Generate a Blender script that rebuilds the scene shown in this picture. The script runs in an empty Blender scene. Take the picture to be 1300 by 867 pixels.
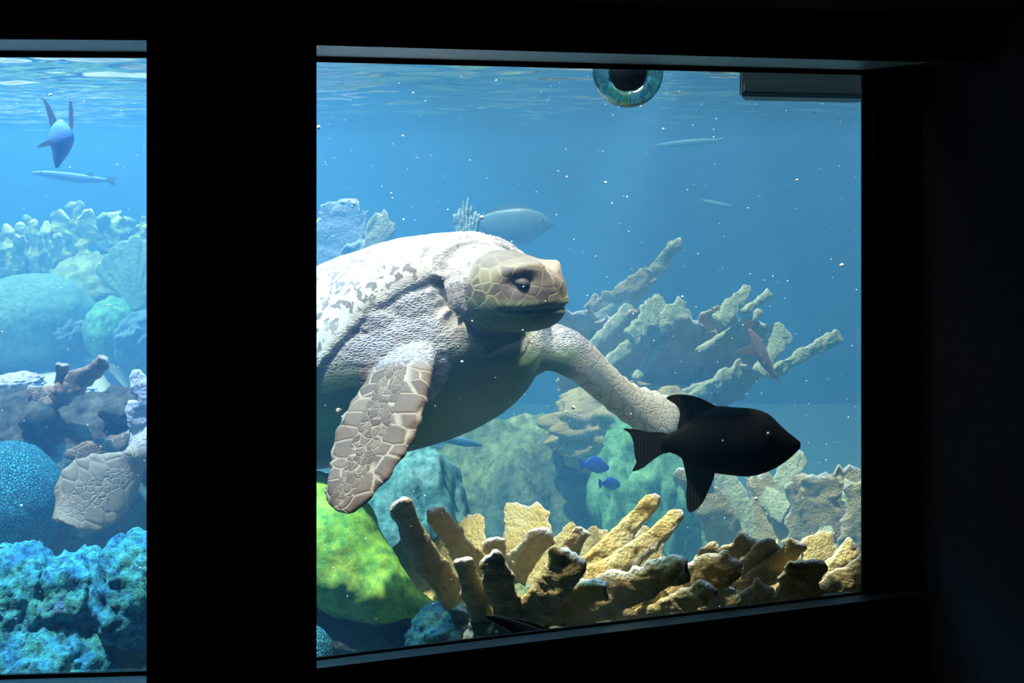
import bpy, bmesh, math, random
import numpy as np
from mathutils import Vector, Matrix
random.seed(7)
C = bpy.context.scene.collection
F, CX, HY, EYE = 1600.0, 650.0, 204.0, 1.5

def P(px, py, Y):
    """point seen at pixel (px,py) of the 1300x867 frame at distance Y (metres) from the viewer"""
    return np.array([(px-CX)/F*Y, Y, EYE-(py-HY)/F*Y])

def ppm(Y): return F/Y

# ------------------------------------------------------------------ numpy noise
_rs = np.random.RandomState(3)
_perm = np.tile(_rs.permutation(256), 3)
_g = _rs.normal(size=(256, 3)); _g /= np.linalg.norm(_g, axis=1)[:, None]
def perlin(p):
    p = np.asarray(p, float); i = np.floor(p).astype(int); f = p-i; i &= 255
    u = f*f*f*(f*(f*6-15)+10)
    def gr(dx, dy, dz):
        h = _perm[_perm[_perm[i[:, 0]+dx]+i[:, 1]+dy]+i[:, 2]+dz]
        g = _g[h]
        return g[:, 0]*(f[:, 0]-dx)+g[:, 1]*(f[:, 1]-dy)+g[:, 2]*(f[:, 2]-dz)
    def lp(a, b, t): return a+(b-a)*t
    x00 = lp(gr(0,0,0), gr(1,0,0), u[:, 0]); x10 = lp(gr(0,1,0), gr(1,1,0), u[:, 0])
    x01 = lp(gr(0,0,1), gr(1,0,1), u[:, 0]); x11 = lp(gr(0,1,1), gr(1,1,1), u[:, 0])
    return lp(lp(x00, x10, u[:, 1]), lp(x01, x11, u[:, 1]), u[:, 2])*1.5
def fbm(p, octv=4, gain=.5):
    p = np.asarray(p, float); s = 0; a = 1.
    for k in range(octv):
        s = s+a*perlin(p*2**k+17.3*k); a *= gain
    return s
def ridged(p, octv=4):
    s = 0; a = 1.
    for k in range(octv):
        s = s+a*(1-2*np.abs(perlin(p*2**k+9.1*k))); a *= .5
    return s
def sstep(a, b, x):
    t = np.clip((x-a)/(b-a), 0, 1); return t*t*(3-2*t)

# ------------------------------------------------------------------ mesh helpers
def new_mesh(name, V, Fc, smooth=True):
    me = bpy.data.meshes.new(name)
    me.from_pydata([tuple(map(float, v)) for v in V], [], [tuple(map(int, f)) for f in Fc])
    me.validate(); me.update()
    bm = bmesh.new(); bm.from_mesh(me); bmesh.ops.recalc_face_normals(bm, faces=bm.faces[:]); bm.to_mesh(me); bm.free()
    if smooth: me.polygons.foreach_set('use_smooth', [True]*len(me.polygons))
    return me
def obj(name, me, mat=None, parent=None, loc=None):
    o = bpy.data.objects.new(name, me); C.objects.link(o)
    if mat is not None and me is not None: me.materials.clear(); me.materials.append(mat)
    if parent is not None:
        o.parent = parent; o.location = -Vector(parent.location) if loc is None else loc
    elif loc is not None: o.location = loc
    return o
def tag(o, label=None, cat=None, group=None, kind=None):
    if label: o['label'] = label
    if cat: o['category'] = cat
    if group: o['group'] = group
    if kind: o['kind'] = kind
    return o
def thing(name, label, cat, loc, group=None):
    o = bpy.data.objects.new(name, None); C.objects.link(o); o.location = tuple(map(float, loc)); o.empty_display_size = .05
    return tag(o, label, cat, group)
def recenter(o):
    """move the origin of a one-mesh object to its base"""
    me = o.data; n = len(me.vertices); a = np.empty(n*3); me.vertices.foreach_get('co', a); a = a.reshape(-1, 3)
    c = np.array([(a[:, 0].min()+a[:, 0].max())/2, (a[:, 1].min()+a[:, 1].max())/2, a[:, 2].min()])
    me.vertices.foreach_set('co', (a-c).ravel()); me.update(); o.location = tuple(c)
    return o
def co(me):
    a = np.empty(len(me.vertices)*3); me.vertices.foreach_get('co', a); return a.reshape(-1, 3)
def nrm(me):
    a = np.empty(len(me.vertices)*3); me.vertices.foreach_get('normal', a); return a.reshape(-1, 3)
def setco(me, a): me.vertices.foreach_set('co', np.asarray(a).ravel()); me.update()

def rings_loft(rings, cap=True):
    n = len(rings[0]); V = [p for r in rings for p in r]; Fc = []
    for i in range(len(rings)-1):
        for j in range(n):
            k = (j+1) % n
            Fc.append((i*n+j, i*n+k, (i+1)*n+k, (i+1)*n+j))
    if cap:
        a = len(V); V.append(np.mean(rings[0], 0)); b = len(V); V.append(np.mean(rings[-1], 0))
        m = (len(rings)-1)*n
        for j in range(n):
            k = (j+1) % n
            Fc.append((a, k, j)); Fc.append((b, m+j, m+k))
    return V, Fc
def catmull(pts, m):
    pts = np.asarray(pts, float); n = len(pts); out = []
    for x in np.linspace(0, n-1, m):
        i = min(int(x), n-2); t = x-i
        p0, p1, p2, p3 = pts[max(i-1, 0)], pts[i], pts[i+1], pts[min(i+2, n-1)]
        out.append(.5*((2*p1)+(-p0+p2)*t+(2*p0-5*p1+4*p2-p3)*t*t+(-p0+3*p1-3*p2+p3)*t**3))
    return np.array(out)
def unit(v): v = np.asarray(v, float); return v/(np.linalg.norm(v)+1e-12)

def tube(secs, m=24, n=28, wvec=None, pw=2.0):
    """secs: (x,y,z,half_width,half_thickness). width axis = wvec made perpendicular to the path"""
    s = catmull(secs, m); s[:, 3:] = np.maximum(s[:, 3:], .0015)
    rings = []
    for i in range(m):
        T = unit(s[min(i+1, m-1), :3]-s[max(i-1, 0), :3])
        w = np.array(wvec, float) if wvec is not None else np.array([1., 0, 0])
        w = unit(w-T*np.dot(w, T)); h = unit(np.cross(T, w))
        a = np.linspace(0, 2*math.pi, n, endpoint=False)
        ca, sa = np.cos(a), np.sin(a)
        ca = np.sign(ca)*np.abs(ca)**(2/pw); sa = np.sign(sa)*np.abs(sa)**(2/pw)
        rings.append(s[i, :3]+np.outer(ca*s[i, 3], w)+np.outer(sa*s[i, 4], h))
    return rings_loft(rings)
def merge(parts):
    V, Fc = [], []
    for v, f in parts:
        o = len(V); V += list(v); Fc += [tuple(i+o for i in q) for q in f]
    return V, Fc
def voxel(name, parts, size, smooth=4, fac=.5):
    V, Fc = merge(parts); me = new_mesh('tmp', V, Fc); o = bpy.data.objects.new('tmp', me); C.objects.link(o)
    r = o.modifiers.new('r', 'REMESH'); r.mode = 'VOXEL'; r.voxel_size = size; r.use_smooth_shade = True
    if smooth:
        s = o.modifiers.new('s', 'SMOOTH'); s.iterations = smooth; s.factor = fac
    dg = bpy.context.evaluated_depsgraph_get()
    out = bpy.data.meshes.new_from_object(o.evaluated_get(dg)); out.name = name
    bpy.data.objects.remove(o); bpy.data.meshes.remove(me)
    out.polygons.foreach_set('use_smooth', [True]*len(out.polygons))
    return out
def ico(sub):
    bm = bmesh.new(); bmesh.ops.create_icosphere(bm, subdivisions=sub, radius=1)
    V = np.array([v.co[:] for v in bm.verts]); Fc = [tuple(v.index for v in f.verts) for f in bm.faces]; bm.free()
    return V, Fc
_ico = {k: ico(k) for k in (2, 3, 4, 5, 6)}
def plate(poly, Y, th, Y2=None, dirx=None):
    """solid slab following an outline given in pixels, thickness th, distance Y (Y2 at right end)"""
    xs = [p[0] for p in poly]; x0, x1 = min(xs), max(xs)
    bm = bmesh.new()
    f = []
    for q in poly:
        yy = Y if Y2 is None else Y+(Y2-Y)*(q[0]-x0)/(x1-x0+1e-9)
        f.append(bm.verts.new(tuple(P(q[0], q[1], yy)-np.array([0, th/2, 0]))))
    face = bm.faces.new(f)
    r = bmesh.ops.extrude_face_region(bm, geom=[face])
    for v in [g for g in r['geom'] if isinstance(g, bmesh.types.BMVert)]: v.co.y += th
    bmesh.ops.triangulate(bm, faces=bm.faces[:]); bmesh.ops.recalc_face_normals(bm, faces=bm.faces[:])
    V = [np.array(v.co[:]) for v in bm.verts]; bm.verts.index_update()
    Fc = [tuple(v.index for v in q.verts) for q in bm.faces]; bm.free()
    return V, Fc
def smooth_poly(poly, m=4):
    pts = np.array(list(poly)+[poly[0]], float); pts = np.vstack([pts[-2], pts, pts[1]]); out = []
    n = len(poly)
    for i in range(1, n+1):
        p0, p1, p2, p3 = pts[i-1], pts[i], pts[i+1], pts[min(i+2, len(pts)-1)]
        for t in np.linspace(0, 1, m, endpoint=False):
            out.append(.5*((2*p1)+(-p0+p2)*t+(2*p0-5*p1+4*p2-p3)*t*t+(-p0+3*p1-3*p2+p3)*t**3))
    return out

# ------------------------------------------------------------------ materials
class M:
    def __init__(s, name):
        s.m = bpy.data.materials.new(name); s.m.use_nodes = True; s.n = s.m.node_tree.nodes; s.l = s.m.node_tree.links
        s.b = s.n['Principled BSDF']; s.out = s.n['Material Output']
    def N(s, t, **k):
        n = s.n.new(t)
        for a, v in k.items():
            if a.startswith('i_'): n.inputs[int(a[2:]) if a[2:].isdigit() else a[2:]].default_value = v
            else: setattr(n, a, v)
        return n
    def L(s, a, b): s.l.new(a, b)
    def math(s, op, a, b=None, c=None, clamp=False):
        n = s.n.new('ShaderNodeMath'); n.operation = op; n.use_clamp = clamp
        for i, v in enumerate((a, b, c)):
            if v is None: continue
            if hasattr(v, 'node'): s.L(v, n.inputs[i])
            else: n.inputs[i].default_value = v
        return n.outputs[0]
    def mix(s, f, a, b):
        n = s.n.new('ShaderNodeMix'); n.data_type = 'RGBA'
        for i, v in ((0, f), (6, a), (7, b)):
            if hasattr(v, 'node'): s.L(v, n.inputs[i])
            elif i: n.inputs[i].default_value = (*v, 1) if len(v) == 3 else v
            else: n.inputs[i].default_value = v
        return n.outputs[2]
    def ramp(s, x, stops):
        n = s.n.new('ShaderNodeValToRGB'); s.L(x, n.inputs[0]); e = n.color_ramp.elements
        while len(e) < len(stops): e.new(.5)
        for q, (p, c) in zip(e, stops): q.position = p; q.color = (*c, 1) if not isinstance(c, (int, float)) else (c, c, c, 1)
        return n.outputs[0]
    def noise(s, vec, scale, detail=4, rough=.55, dist=0):
        n = s.N('ShaderNodeTexNoise'); n.inputs['Scale'].default_value = scale; n.inputs['Detail'].default_value = detail
        n.inputs['Roughness'].default_value = rough; n.inputs['Distortion'].default_value = dist
        if vec is not None: s.L(vec, n.inputs['Vector'])
        return n.outputs['Fac']
    def coord(s): return s.N('ShaderNodeTexCoord').outputs['Object']
    def bump(s, h, strength, dist, normal=None):
        n = s.N('ShaderNodeBump'); n.inputs['Strength'].default_value = strength; n.inputs['Distance'].default_value = dist
        s.L(h, n.inputs['Height'])
        if normal is not None: s.L(normal, n.inputs['Normal'])
        return n.outputs[0]
def plain(name, col, rough=.8, spec=.3, metal=0, nscale=None, namp=.25, bump=0, bscale=80):
    m = M(name); m.b.inputs['Roughness'].default_value = rough; m.b.inputs['Specular IOR Level'].default_value = spec
    m.b.inputs['Metallic'].default_value = metal
    c = m.coord(); a = tuple(x*(1-namp) for x in col); b = tuple(min(1, x*(1+namp)) for x in col)
    m.L(m.mix(m.noise(c, nscale or 6), a, b), m.b.inputs['Base Color'])
    if bump: m.L(m.bump(m.noise(c, bscale, 6), 1, bump), m.b.inputs['Normal'])
    return m.m
def rocky(name, cols, scale=6, bump=.01, bscale=40, rough=.9, maze=None, dark=.5):
    """encrusted rock: several pigments in patches, pitted relief"""
    m = M(name); c = m.coord(); m.b.inputs['Roughness'].default_value = rough; m.b.inputs['Specular IOR Level'].default_value = .2
    n1 = m.noise(c, scale, 6, .65, .4)
    k = len(cols); col = m.ramp(n1, [(.3+.4*i/(k-1), q) for i, q in enumerate(cols)])
    n2 = m.noise(c, bscale, 8, .7)
    col = m.mix(m.ramp(n2, [(.35, 1), (.6, 0)]), col, tuple(x*dark for x in cols[0]))
    m.L(col, m.b.inputs['Base Color'])
    h = n2
    if maze:
        v = m.N('ShaderNodeTexVoronoi', feature='DISTANCE_TO_EDGE'); v.inputs['Scale'].default_value = maze
        w = m.N('ShaderNodeVectorMath', operation='ADD'); wn = m.N('ShaderNodeTexNoise'); wn.inputs['Scale'].default_value = maze*.6
        m.L(c, wn.inputs['Vector']); m.L(c, w.inputs[0])
        sc = m.N('ShaderNodeVectorMath', operation='SCALE'); sc.inputs['Scale'].default_value = 1.2/maze
        m.L(wn.outputs['Color'], sc.inputs[0]); m.L(sc.outputs[0], w.inputs[1]); m.L(w.outputs[0], v.inputs['Vector'])
        e = m.ramp(v.outputs['Distance'], [(.02, 0), (.25, 1)])
        m.L(m.mix(e, tuple(x*.45 for x in cols[0]), col), m.b.inputs['Base Color']); h = e
    m.L(m.bump(h, 1, bump), m.b.inputs['Normal'])
    return m.m
def coralmat(name, ca, cb, bump=.006, s=60, tip=(.78, .80, .80)):
    m = M(name); c = m.coord(); m.b.inputs['Roughness'].default_value = .85; m.b.inputs['Specular IOR Level'].default_value = .25
    n1 = m.noise(c, 14, 5, .6, .3); n2 = m.noise(c, s, 6, .7)
    v = m.N('ShaderNodeTexVoronoi'); v.inputs['Scale'].default_value = s*2.2; m.L(c, v.inputs['Vector'])
    col = m.mix(m.ramp(n1, [(.35, 0), (.65, 1)]), ca, cb)
    col = m.mix(m.ramp(n2, [(.3, .6), (.45, 0)]), col, tuple(x*.5 for x in ca))
    tp_ = m.N('ShaderNodeAttribute', attribute_name='tip').outputs['Fac']
    col = m.mix(m.math('MULTIPLY', tp_, .8), col, tip)
    m.L(col, m.b.inputs['Base Color'])
    h = m.math('ADD', m.math('MULTIPLY', n2, 1.6), m.math('MULTIPLY', v.outputs['Distance'], -.5))
    m.L(m.bump(h, 1, bump), m.b.inputs['Normal'])
    return m.m

WALL = plain('black_paint', (.010, .0085, .008), .7, .15, bump=.0006, bscale=60)
WALL2 = plain('charcoal_render', (.011, .011, .012), .8, .2, nscale=3, bump=.003, bscale=25)
GASKET = plain('black_rubber', (.004, .004, .005), .6, .2)
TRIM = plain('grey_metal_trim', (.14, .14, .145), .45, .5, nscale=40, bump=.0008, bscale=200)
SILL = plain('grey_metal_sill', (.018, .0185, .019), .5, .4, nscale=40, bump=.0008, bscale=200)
CARPET = plain('dark_carpet', (.015, .014, .014), .95, .1, bump=.002, bscale=300)
TANKW = plain('blue_tank_paint', (.015, .10, .24), .9, .1, nscale=.7, namp=.3)

# ------------------------------------------------------------------ room geometry (two wall facets)
EA = math.atan(4995/1600.)
O2, e2 = np.array([-.395, 2.55]), np.array([math.sin(EA), math.cos(EA)]); n2_ = np.array([e2[1], -e2[0]])
def facet_s(px, o, e, d=0.):
    k = (px-CX)/F; n = np.array([e[1], -e[0]]); q = o+n*d
    s = (q[1]*k-q[0])/(e[0]-k*e[1]); return s
B1 = O2+e2*facet_s(186, O2, e2)
EB = math.atan(22850/1600.); e1 = np.array([math.sin(EB), math.cos(EB)]); n1_ = np.array([e1[1], -e1[0]])
def gY(px):
    o, e = (O2, e2) if px > 186 else (B1, e1)
    return (o+e*facet_s(px, o, e))[1]
def prism(poly, z0, z1):
    n = len(poly); V = [(x, y, z0) for x, y in poly]+[(x, y, z1) for x, y in poly]
    Fc = [tuple(range(n))[::-1], tuple(range(n, 2*n))]+[(i, (i+1) % n, n+(i+1) % n, n+i) for i in range(n)]
    return [np.array(v) for v in V], Fc
def fbox(o, e, s0, s1, d0, d1, z0, z1):
    n = np.array([e[1], -e[0]])
    return prism([tuple(o+e*s+n*d) for s, d in ((s0, d0), (s1, d0), (s1, d1), (s0, d1))], z0, z1)
def struct(name, parts, mat, parent=None, label=None):
    V, Fc = merge(parts); o = obj(name, new_mesh(name, V, Fc, False), mat, parent, loc=(0, 0, 0) if parent else None)
    if not parent: o['kind'] = 'structure'
    if label: o['label'] = label
    return o
RD = .25
ZT = EYE+.2136; GT = EYE+.1990; GB2 = EYE-1.0033; SB2 = EYE-1.0112
GB1 = EYE-.9895; SB1 = EYE-1.0000
sL = facet_s(402, O2, e2, RD); pr = O2+n2_*RD+e2*sL              # pillar's right arris
sl1 = facet_s(186, B1, e1, RD); pl = B1+n1_*RD+e1*sl1            # pillar's left arris
s1093, s1105, s1160 = (facet_s(p, O2, e2) for p in (1093, 1105, 1161))
WT = 1.80                                                        # top of the dividing wall above the water
ROOMT = 2.9
hr = O2+n2_*RD+e2*1.75
pillar_poly = [tuple(pl), tuple(pr), tuple(pr-n2_*RD*1.0+e2*0), tuple(pl-n1_*RD)]
front = [prism(pillar_poly, 0, ZT),
         fbox(O2, e2, sL-.001, 2.6, .0, RD, ZT, WT), fbox(B1, e1, -2.6, sl1+.001, .0, RD, ZT, WT),
         prism([tuple(pl), tuple(pr), tuple(pr-n2_*RD), tuple(pl-n1_*RD)], ZT, WT),
         fbox(O2, e2, sL-.001, 1.75, -.02, .045, 0, SB2), fbox(B1, e1, -2.6, sl1+.001, -.02, .045, 0, SB1),
         fbox(O2, e2, s1105, 1.75, -.02, .012, SB2-.02, ZT),
         fbox(O2, e2, s1160-.035, s1160-.02, .0, .022, SB2, ZT)]
wf = struct('wall_front', front, WALL)
Q = O2+n2_*.012+e2*(s1160)
wd = unit([.36, -1.]); wn = np.array([-wd[1], wd[0]])
struct('wall_right', [prism([tuple(Q), tuple(Q+wd*4.6), tuple(Q+wd*4.6-wn*-.2), tuple(Q+wn*.2)], 0, ROOMT)], WALL2)
struct('wall_left', [prism([(-2.75, 2.5), (-2.75, -1.6), (-2.95, -1.6), (-2.95, 2.5)], 0, ROOMT)], WALL2)
struct('wall_back', [prism([(-2.95, -1.8), (3.4, -1.8), (3.4, -1.6), (-2.95, -1.6)], 0, ROOMT)], WALL)
struct('floor', [prism([(-2.95, -1.8), (3.5, -1.8), (3.5, 3.1), (-2.95, 2.4)], -.1, 0)], CARPET)
# sloped ceiling over the viewing gallery: low at the windows
ce = [tuple(B1+n1_*.08-e1*2.55), tuple(B1+(n1_+n2_)/2*.08), tuple(O2+n2_*.08+e2*2.6)]
cv = [(-3.4, -1.8, ROOMT), (3.6, -1.8, ROOMT), (3.6, ce[2][1], WT-.04), (*ce[2], WT-.04), (*ce[1], WT-.04), (*ce[0], WT-.04), (-3.4, ce[0][1], WT-.04)]
nn_ = len(cv); V = [np.array(v) for v in cv]+[np.array(v)+np.array([0, 0, .1]) for v in cv]
Fc = [(0, 1, 4), (1, 2, 3), (1, 3, 4), (0, 4, 5), (0, 5, 6)]; Fc = Fc+[tuple(i+nn_ for i in f[::-1]) for f in Fc]+[(i, (i+1) % nn_, nn_+(i+1) % nn_, nn_+i) for i in range(nn_)]
o = obj('ceiling', new_mesh('ceiling', V, Fc, smooth=False), WALL); o['kind'] = 'structure'

def glassmat():
    m = M('window_glass'); m.n.remove(m.b)
    t = m.N('ShaderNodeBsdfTransparent'); t.inputs[0].default_value = (.97, 1, .99, 1)
    g = m.N('ShaderNodeBsdfGlossy'); g.inputs['Roughness'].default_value = 0
    lw = m.N('ShaderNodeLayerWeight'); lw.inputs[0].default_value = .5
    fac = m.math('MULTIPLY_ADD', m.math('POWER', lw.outputs['Facing'], 4.), .5, .025)
    mx = m.N('ShaderNodeMixShader'); m.L(fac, mx.inputs[0]); m.L(t.outputs[0], mx.inputs[1]); m.L(g.outputs[0], mx.inputs[2])
    m.L(mx.outputs[0], m.out.inputs['Surface']); return m.m
GL = glassmat()
def window(name, o, e, s0, s1, gb, sb, sgl, trim_s1):
    w = struct(name, [fbox(o, e, s0, s1, .0, .006, GT, ZT+.0), fbox(o, e, s0, s1, .0, .006, sb, gb)]+
               ([fbox(o, e, sgl, sgl+.028, .0, .006, sb, ZT)] if sgl else []), GASKET)
    struct('pane', [fbox(o, e, s0, (sgl or s1)+.01, -.035, -.002, gb-.01, GT+.01)], GL, w)
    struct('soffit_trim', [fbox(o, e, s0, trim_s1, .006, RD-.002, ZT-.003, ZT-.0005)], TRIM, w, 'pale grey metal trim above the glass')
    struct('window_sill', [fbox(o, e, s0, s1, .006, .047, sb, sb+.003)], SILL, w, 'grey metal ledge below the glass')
    return w
window('window_1', B1, e1, -2.5, sl1+.03, GB1, SB1, None, sl1+.02)
window('window_2', O2, e2, sL-.03, 1.72, GB2, SB2, s1093, s1093+.005)

# ------------------------------------------------------------------ the tank shell
SURF = 1.735
def off(o, e, s, d): n = np.array([e[1], -e[0]]); return tuple(o+e*s+n*d)
mid = tuple(B1-(n1_+n2_)/2*.045)
tank_poly = [off(B1, e1, -2.4, -.04), mid, off(O2, e2, 1.9, -.04), (6.2, 13.5), (-7., 13.5)]
def watervol():
    m = M('tank_water'); m.n.remove(m.b)
    s = m.N('ShaderNodeVolumeScatter'); a = m.N('ShaderNodeVolumeAbsorption'); ad = m.N('ShaderNodeAddShader')
    s.inputs['Color'].default_value = (.17, .53, 1, 1); s.inputs['Density'].default_value = .12; s.inputs['Anisotropy'].default_value = .0
    a.inputs['Color'].default_value = (.13, .44, .62, 1); a.inputs['Density'].default_value = .30
    m.L(s.outputs[0], ad.inputs[0]); m.L(a.outputs[0], ad.inputs[1]); m.L(ad.outputs[0], m.out.inputs['Volume']); return m.m
V, Fc = prism(tank_poly, -1.4, SURF-.012)
wat = obj('water', new_mesh('water', V, Fc, False), watervol())
tag(wat, 'clear blue salt water filling the tank behind both windows', 'water', kind='stuff')
def surfmat():
    m = M('water_surface'); m.n.remove(m.b); c = m.coord()
    mp = m.N('ShaderNodeMapping'); mp.inputs['Scale'].default_value = (1., 1.6, 1); m.L(c, mp.inputs[0])
    h = m.math('ADD', m.noise(mp.outputs[0], 2.2, 3, .5), m.math('MULTIPLY', m.noise(mp.outputs[0], 9, 2, .5), .22))
    b = m.bump(h, 1, .004)
    fr = m.N('ShaderNodeFresnel'); fr.inputs['IOR'].default_value = 1.33; m.L(b, fr.inputs['Normal'])
    t = m.N('ShaderNodeBsdfTransparent'); g = m.N('ShaderNodeBsdfGlossy'); g.inputs['Roughness'].default_value = .0
    m.L(b, g.inputs['Normal'])
    mx = m.N('ShaderNodeMixShader'); m.L(fr.outputs[0], mx.inputs[0]); m.L(t.outputs[0], mx.inputs[1]); m.L(g.outputs[0], mx.inputs[2])
    m.L(mx.outputs[0], m.out.inputs['Surface']); return m.m
gx, gy = np.meshgrid(np.linspace(-7., 6.2, 520), np.concatenate([np.linspace(2.25, 7, 260), np.linspace(7.03, 13.5, 200)]))
sp = np.stack([gx.ravel(), gy.ravel(), np.zeros(gx.size)], 1)
wv_ = .020*perlin(sp*np.array([1.5, 3.2, 1]))+.015*perlin(sp*np.array([3.5, 7.5, 1])+5)+.006*perlin(sp*np.array([9, 17., 1])+9)
def lim(x, y):   # keep the sheet inside the tank outline
    lo = tank_poly[0][0]+(tank_poly[4][0]-tank_poly[0][0])*(y-tank_poly[0][1])/(tank_poly[4][1]-tank_poly[0][1])
    hi = tank_poly[2][0]+(tank_poly[3][0]-tank_poly[2][0])*(y-tank_poly[2][1])/(tank_poly[3][1]-tank_poly[2][1])
    return np.clip(x, lo, hi)
sp[:, 0] = lim(sp[:, 0], sp[:, 1])
def fr_y(x):
    A, Bm, D = [np.array(p) for p in tank_poly[:3]]
    return np.where(x < Bm[0], A[1]+(Bm[1]-A[1])*(x-A[0])/(Bm[0]-A[0]), Bm[1]+(D[1]-Bm[1])*(x-Bm[0])/(D[0]-Bm[0]))
sp[:, 1] = np.maximum(sp[:, 1], fr_y(sp[:, 0])+.002); sp[:, 2] = SURF+.016+wv_
nxx = 520; nyy = 460
i_, j_ = np.meshgrid(np.arange(nxx-1), np.arange(nyy-1)); q0 = (j_*nxx+i_).ravel()
me = bpy.data.meshes.new('surface'); me.from_pydata(sp.tolist(), [], np.stack([q0, q0+1, q0+nxx+1, q0+nxx], 1).tolist()); me.update()
me.polygons.foreach_set('use_smooth', [True]*len(me.polygons))
obj('surface', me, surfmat(), wat, loc=(0, 0, 0))
TW = 2.6
tp = [np.array(p) for p in tank_poly]
struct('wall_tank_back', [prism([(-7.2, 13.5), (6.4, 13.5), (6.4, 13.7), (-7.2, 13.7)], -1.5, TW)], TANKW)
struct('wall_tank_left', [prism([tuple(tp[0]), tuple(tp[4]), (tp[4][0]-.2, tp[4][1]), (tp[0][0]-.2, tp[0][1])], -1.5, TW)], TANKW)
struct('wall_tank_right', [prism([tuple(tp[2]), tuple(tp[3]), (tp[3][0]+.2, tp[3][1]), (tp[2][0]+.2, tp[2][1])], -1.5, TW)], TANKW)
# sandy bed
nx, ny = 90, 110
xs = np.linspace(-7.1, 6.3, nx); ys = np.linspace(2.3, 13.6, ny)
X, Yg = np.meshgrid(xs, ys); pts = np.stack([X.ravel(), Yg.ravel(), np.zeros(X.size)], 1)
pts[:, 2] = -1.1+1.43*sstep(4.9, 6.3, pts[:, 1])*sstep(-1.3, -2.0, pts[:, 0]*6/np.maximum(pts[:, 1],1))+1.1*sstep(4.6,3.6,pts[:,1])+.03*fbm(pts*np.array([.8, .8, 1]), 3)
Fc = [(j*nx+i, j*nx+i+1, (j+1)*nx+i+1, (j+1)*nx+i) for j in range(ny-1) for i in range(nx-1)]
SAND_ = plain('pale_sand', (.62, .56, .44), .95, .1, nscale=5, namp=.15, bump=.004, bscale=60)
sm = M('tank_bed'); sa = sm.N('ShaderNodeAttribute', attribute_name='sand').outputs['Fac']; sn = sm.noise(sm.coord(), 5, 5)
sm.L(sm.mix(sa, sm.mix(sn, (.16, .21, .16), (.30, .34, .24)), sm.mix(sn, (.52, .48, .40), (.68, .62, .5))), sm.b.inputs['Base Color']); sm.b.inputs['Roughness'].default_value = .95
sm.L(sm.bump(sm.noise(sm.coord(), 40, 6), 1, .006), sm.b.inputs['Normal']); SAND = sm.m
bed = new_mesh('floor_tank_sand', pts, Fc); at = bed.attributes.new('sand', 'FLOAT', 'POINT')
at.data.foreach_set('value', (sstep(4.9, 6.0, pts[:, 1])*sstep(-1.3, -2.0, pts[:, 0]*6/np.maximum(pts[:, 1], 1))).astype(np.float32))
o = obj('floor_tank_sand', bed, SAND); o['kind'] = 'structure'

# ------------------------------------------------------------------ loggerhead turtle
TY = 3.55
fx, fy, fz = .79, -.554, .259
_y, _p, _r = math.radians(37.5), math.radians(16.7), math.radians(-7.4)
FV = np.array([math.cos(_y)*math.cos(_p), -math.sin(_y)*math.cos(_p), math.sin(_p)]); LV = unit(np.cross([0, 0, 1], FV)); UV = np.cross(FV, LV)
LV, UV = LV*math.cos(_r)+UV*math.sin(_r), UV*math.cos(_r)-LV*math.sin(_r)
TC = P(439, 468, TY)
A_, B_, CT, CB = .644, .37, .323, .258
def loc2w(u, v, w): return TC+FV*u+LV*v+UV*w
def rimw(u): return -.144+.291*sstep(.0, .6, u)
def carap():
    R = []
    for s in np.linspace(-.995, .995, 40):
        u = A_*s
        W = B_*(1-abs(s)**2.3)**.5*(1+.05*s)*1.02; H = (CT-rimw(u)*.8)*(1-abs(s)**2.45)**.6
        a = np.linspace(0, math.pi, 30); ring = [loc2w(u, math.cos(t)*W, rimw(u)+H*abs(math.sin(t))**.9) for t in a]
        ring += [loc2w(u, v, rimw(u)-.03) for v in np.linspace(-W*.985, W*.985, 14)]
        R.append(np.array(ring))
    return rings_loft(R)
def torso():
    R = []
    for s in np.linspace(-.995, .995, 36):
        u = A_*.99*s; W = B_*.985*(1-abs(s)**2.6)**.5
        a = np.linspace(0, 2*math.pi, 48, endpoint=False); ca, sa = np.cos(a), np.sin(a)
        hb = CB*(1-abs(s)**3.)**.5; ht = max(.04, rimw(u)+.02)*(1-abs(s)**2.4)**.5
        vv = np.sign(ca)*np.abs(ca)**.85*W; ww = np.where(sa > 0, np.abs(sa)**.9*ht, -np.abs(sa)**.8*hb)
        R.append(np.array([loc2w(u, v, w) for v, w in zip(vv, ww)]))
    return rings_loft(R)
def blob(c, r, ax=None):
    V, Fc = _ico[4]; r = np.array(r)*np.ones(3)
    return list(V*r+np.array(c)), Fc
HF = unit([.78, -.625, -.02]); HS = unit(np.cross([0, 0, 1], HF)); HU = np.cross(HF, HS)
H0 = P(625, 367, 3.14); HL = .205
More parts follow.
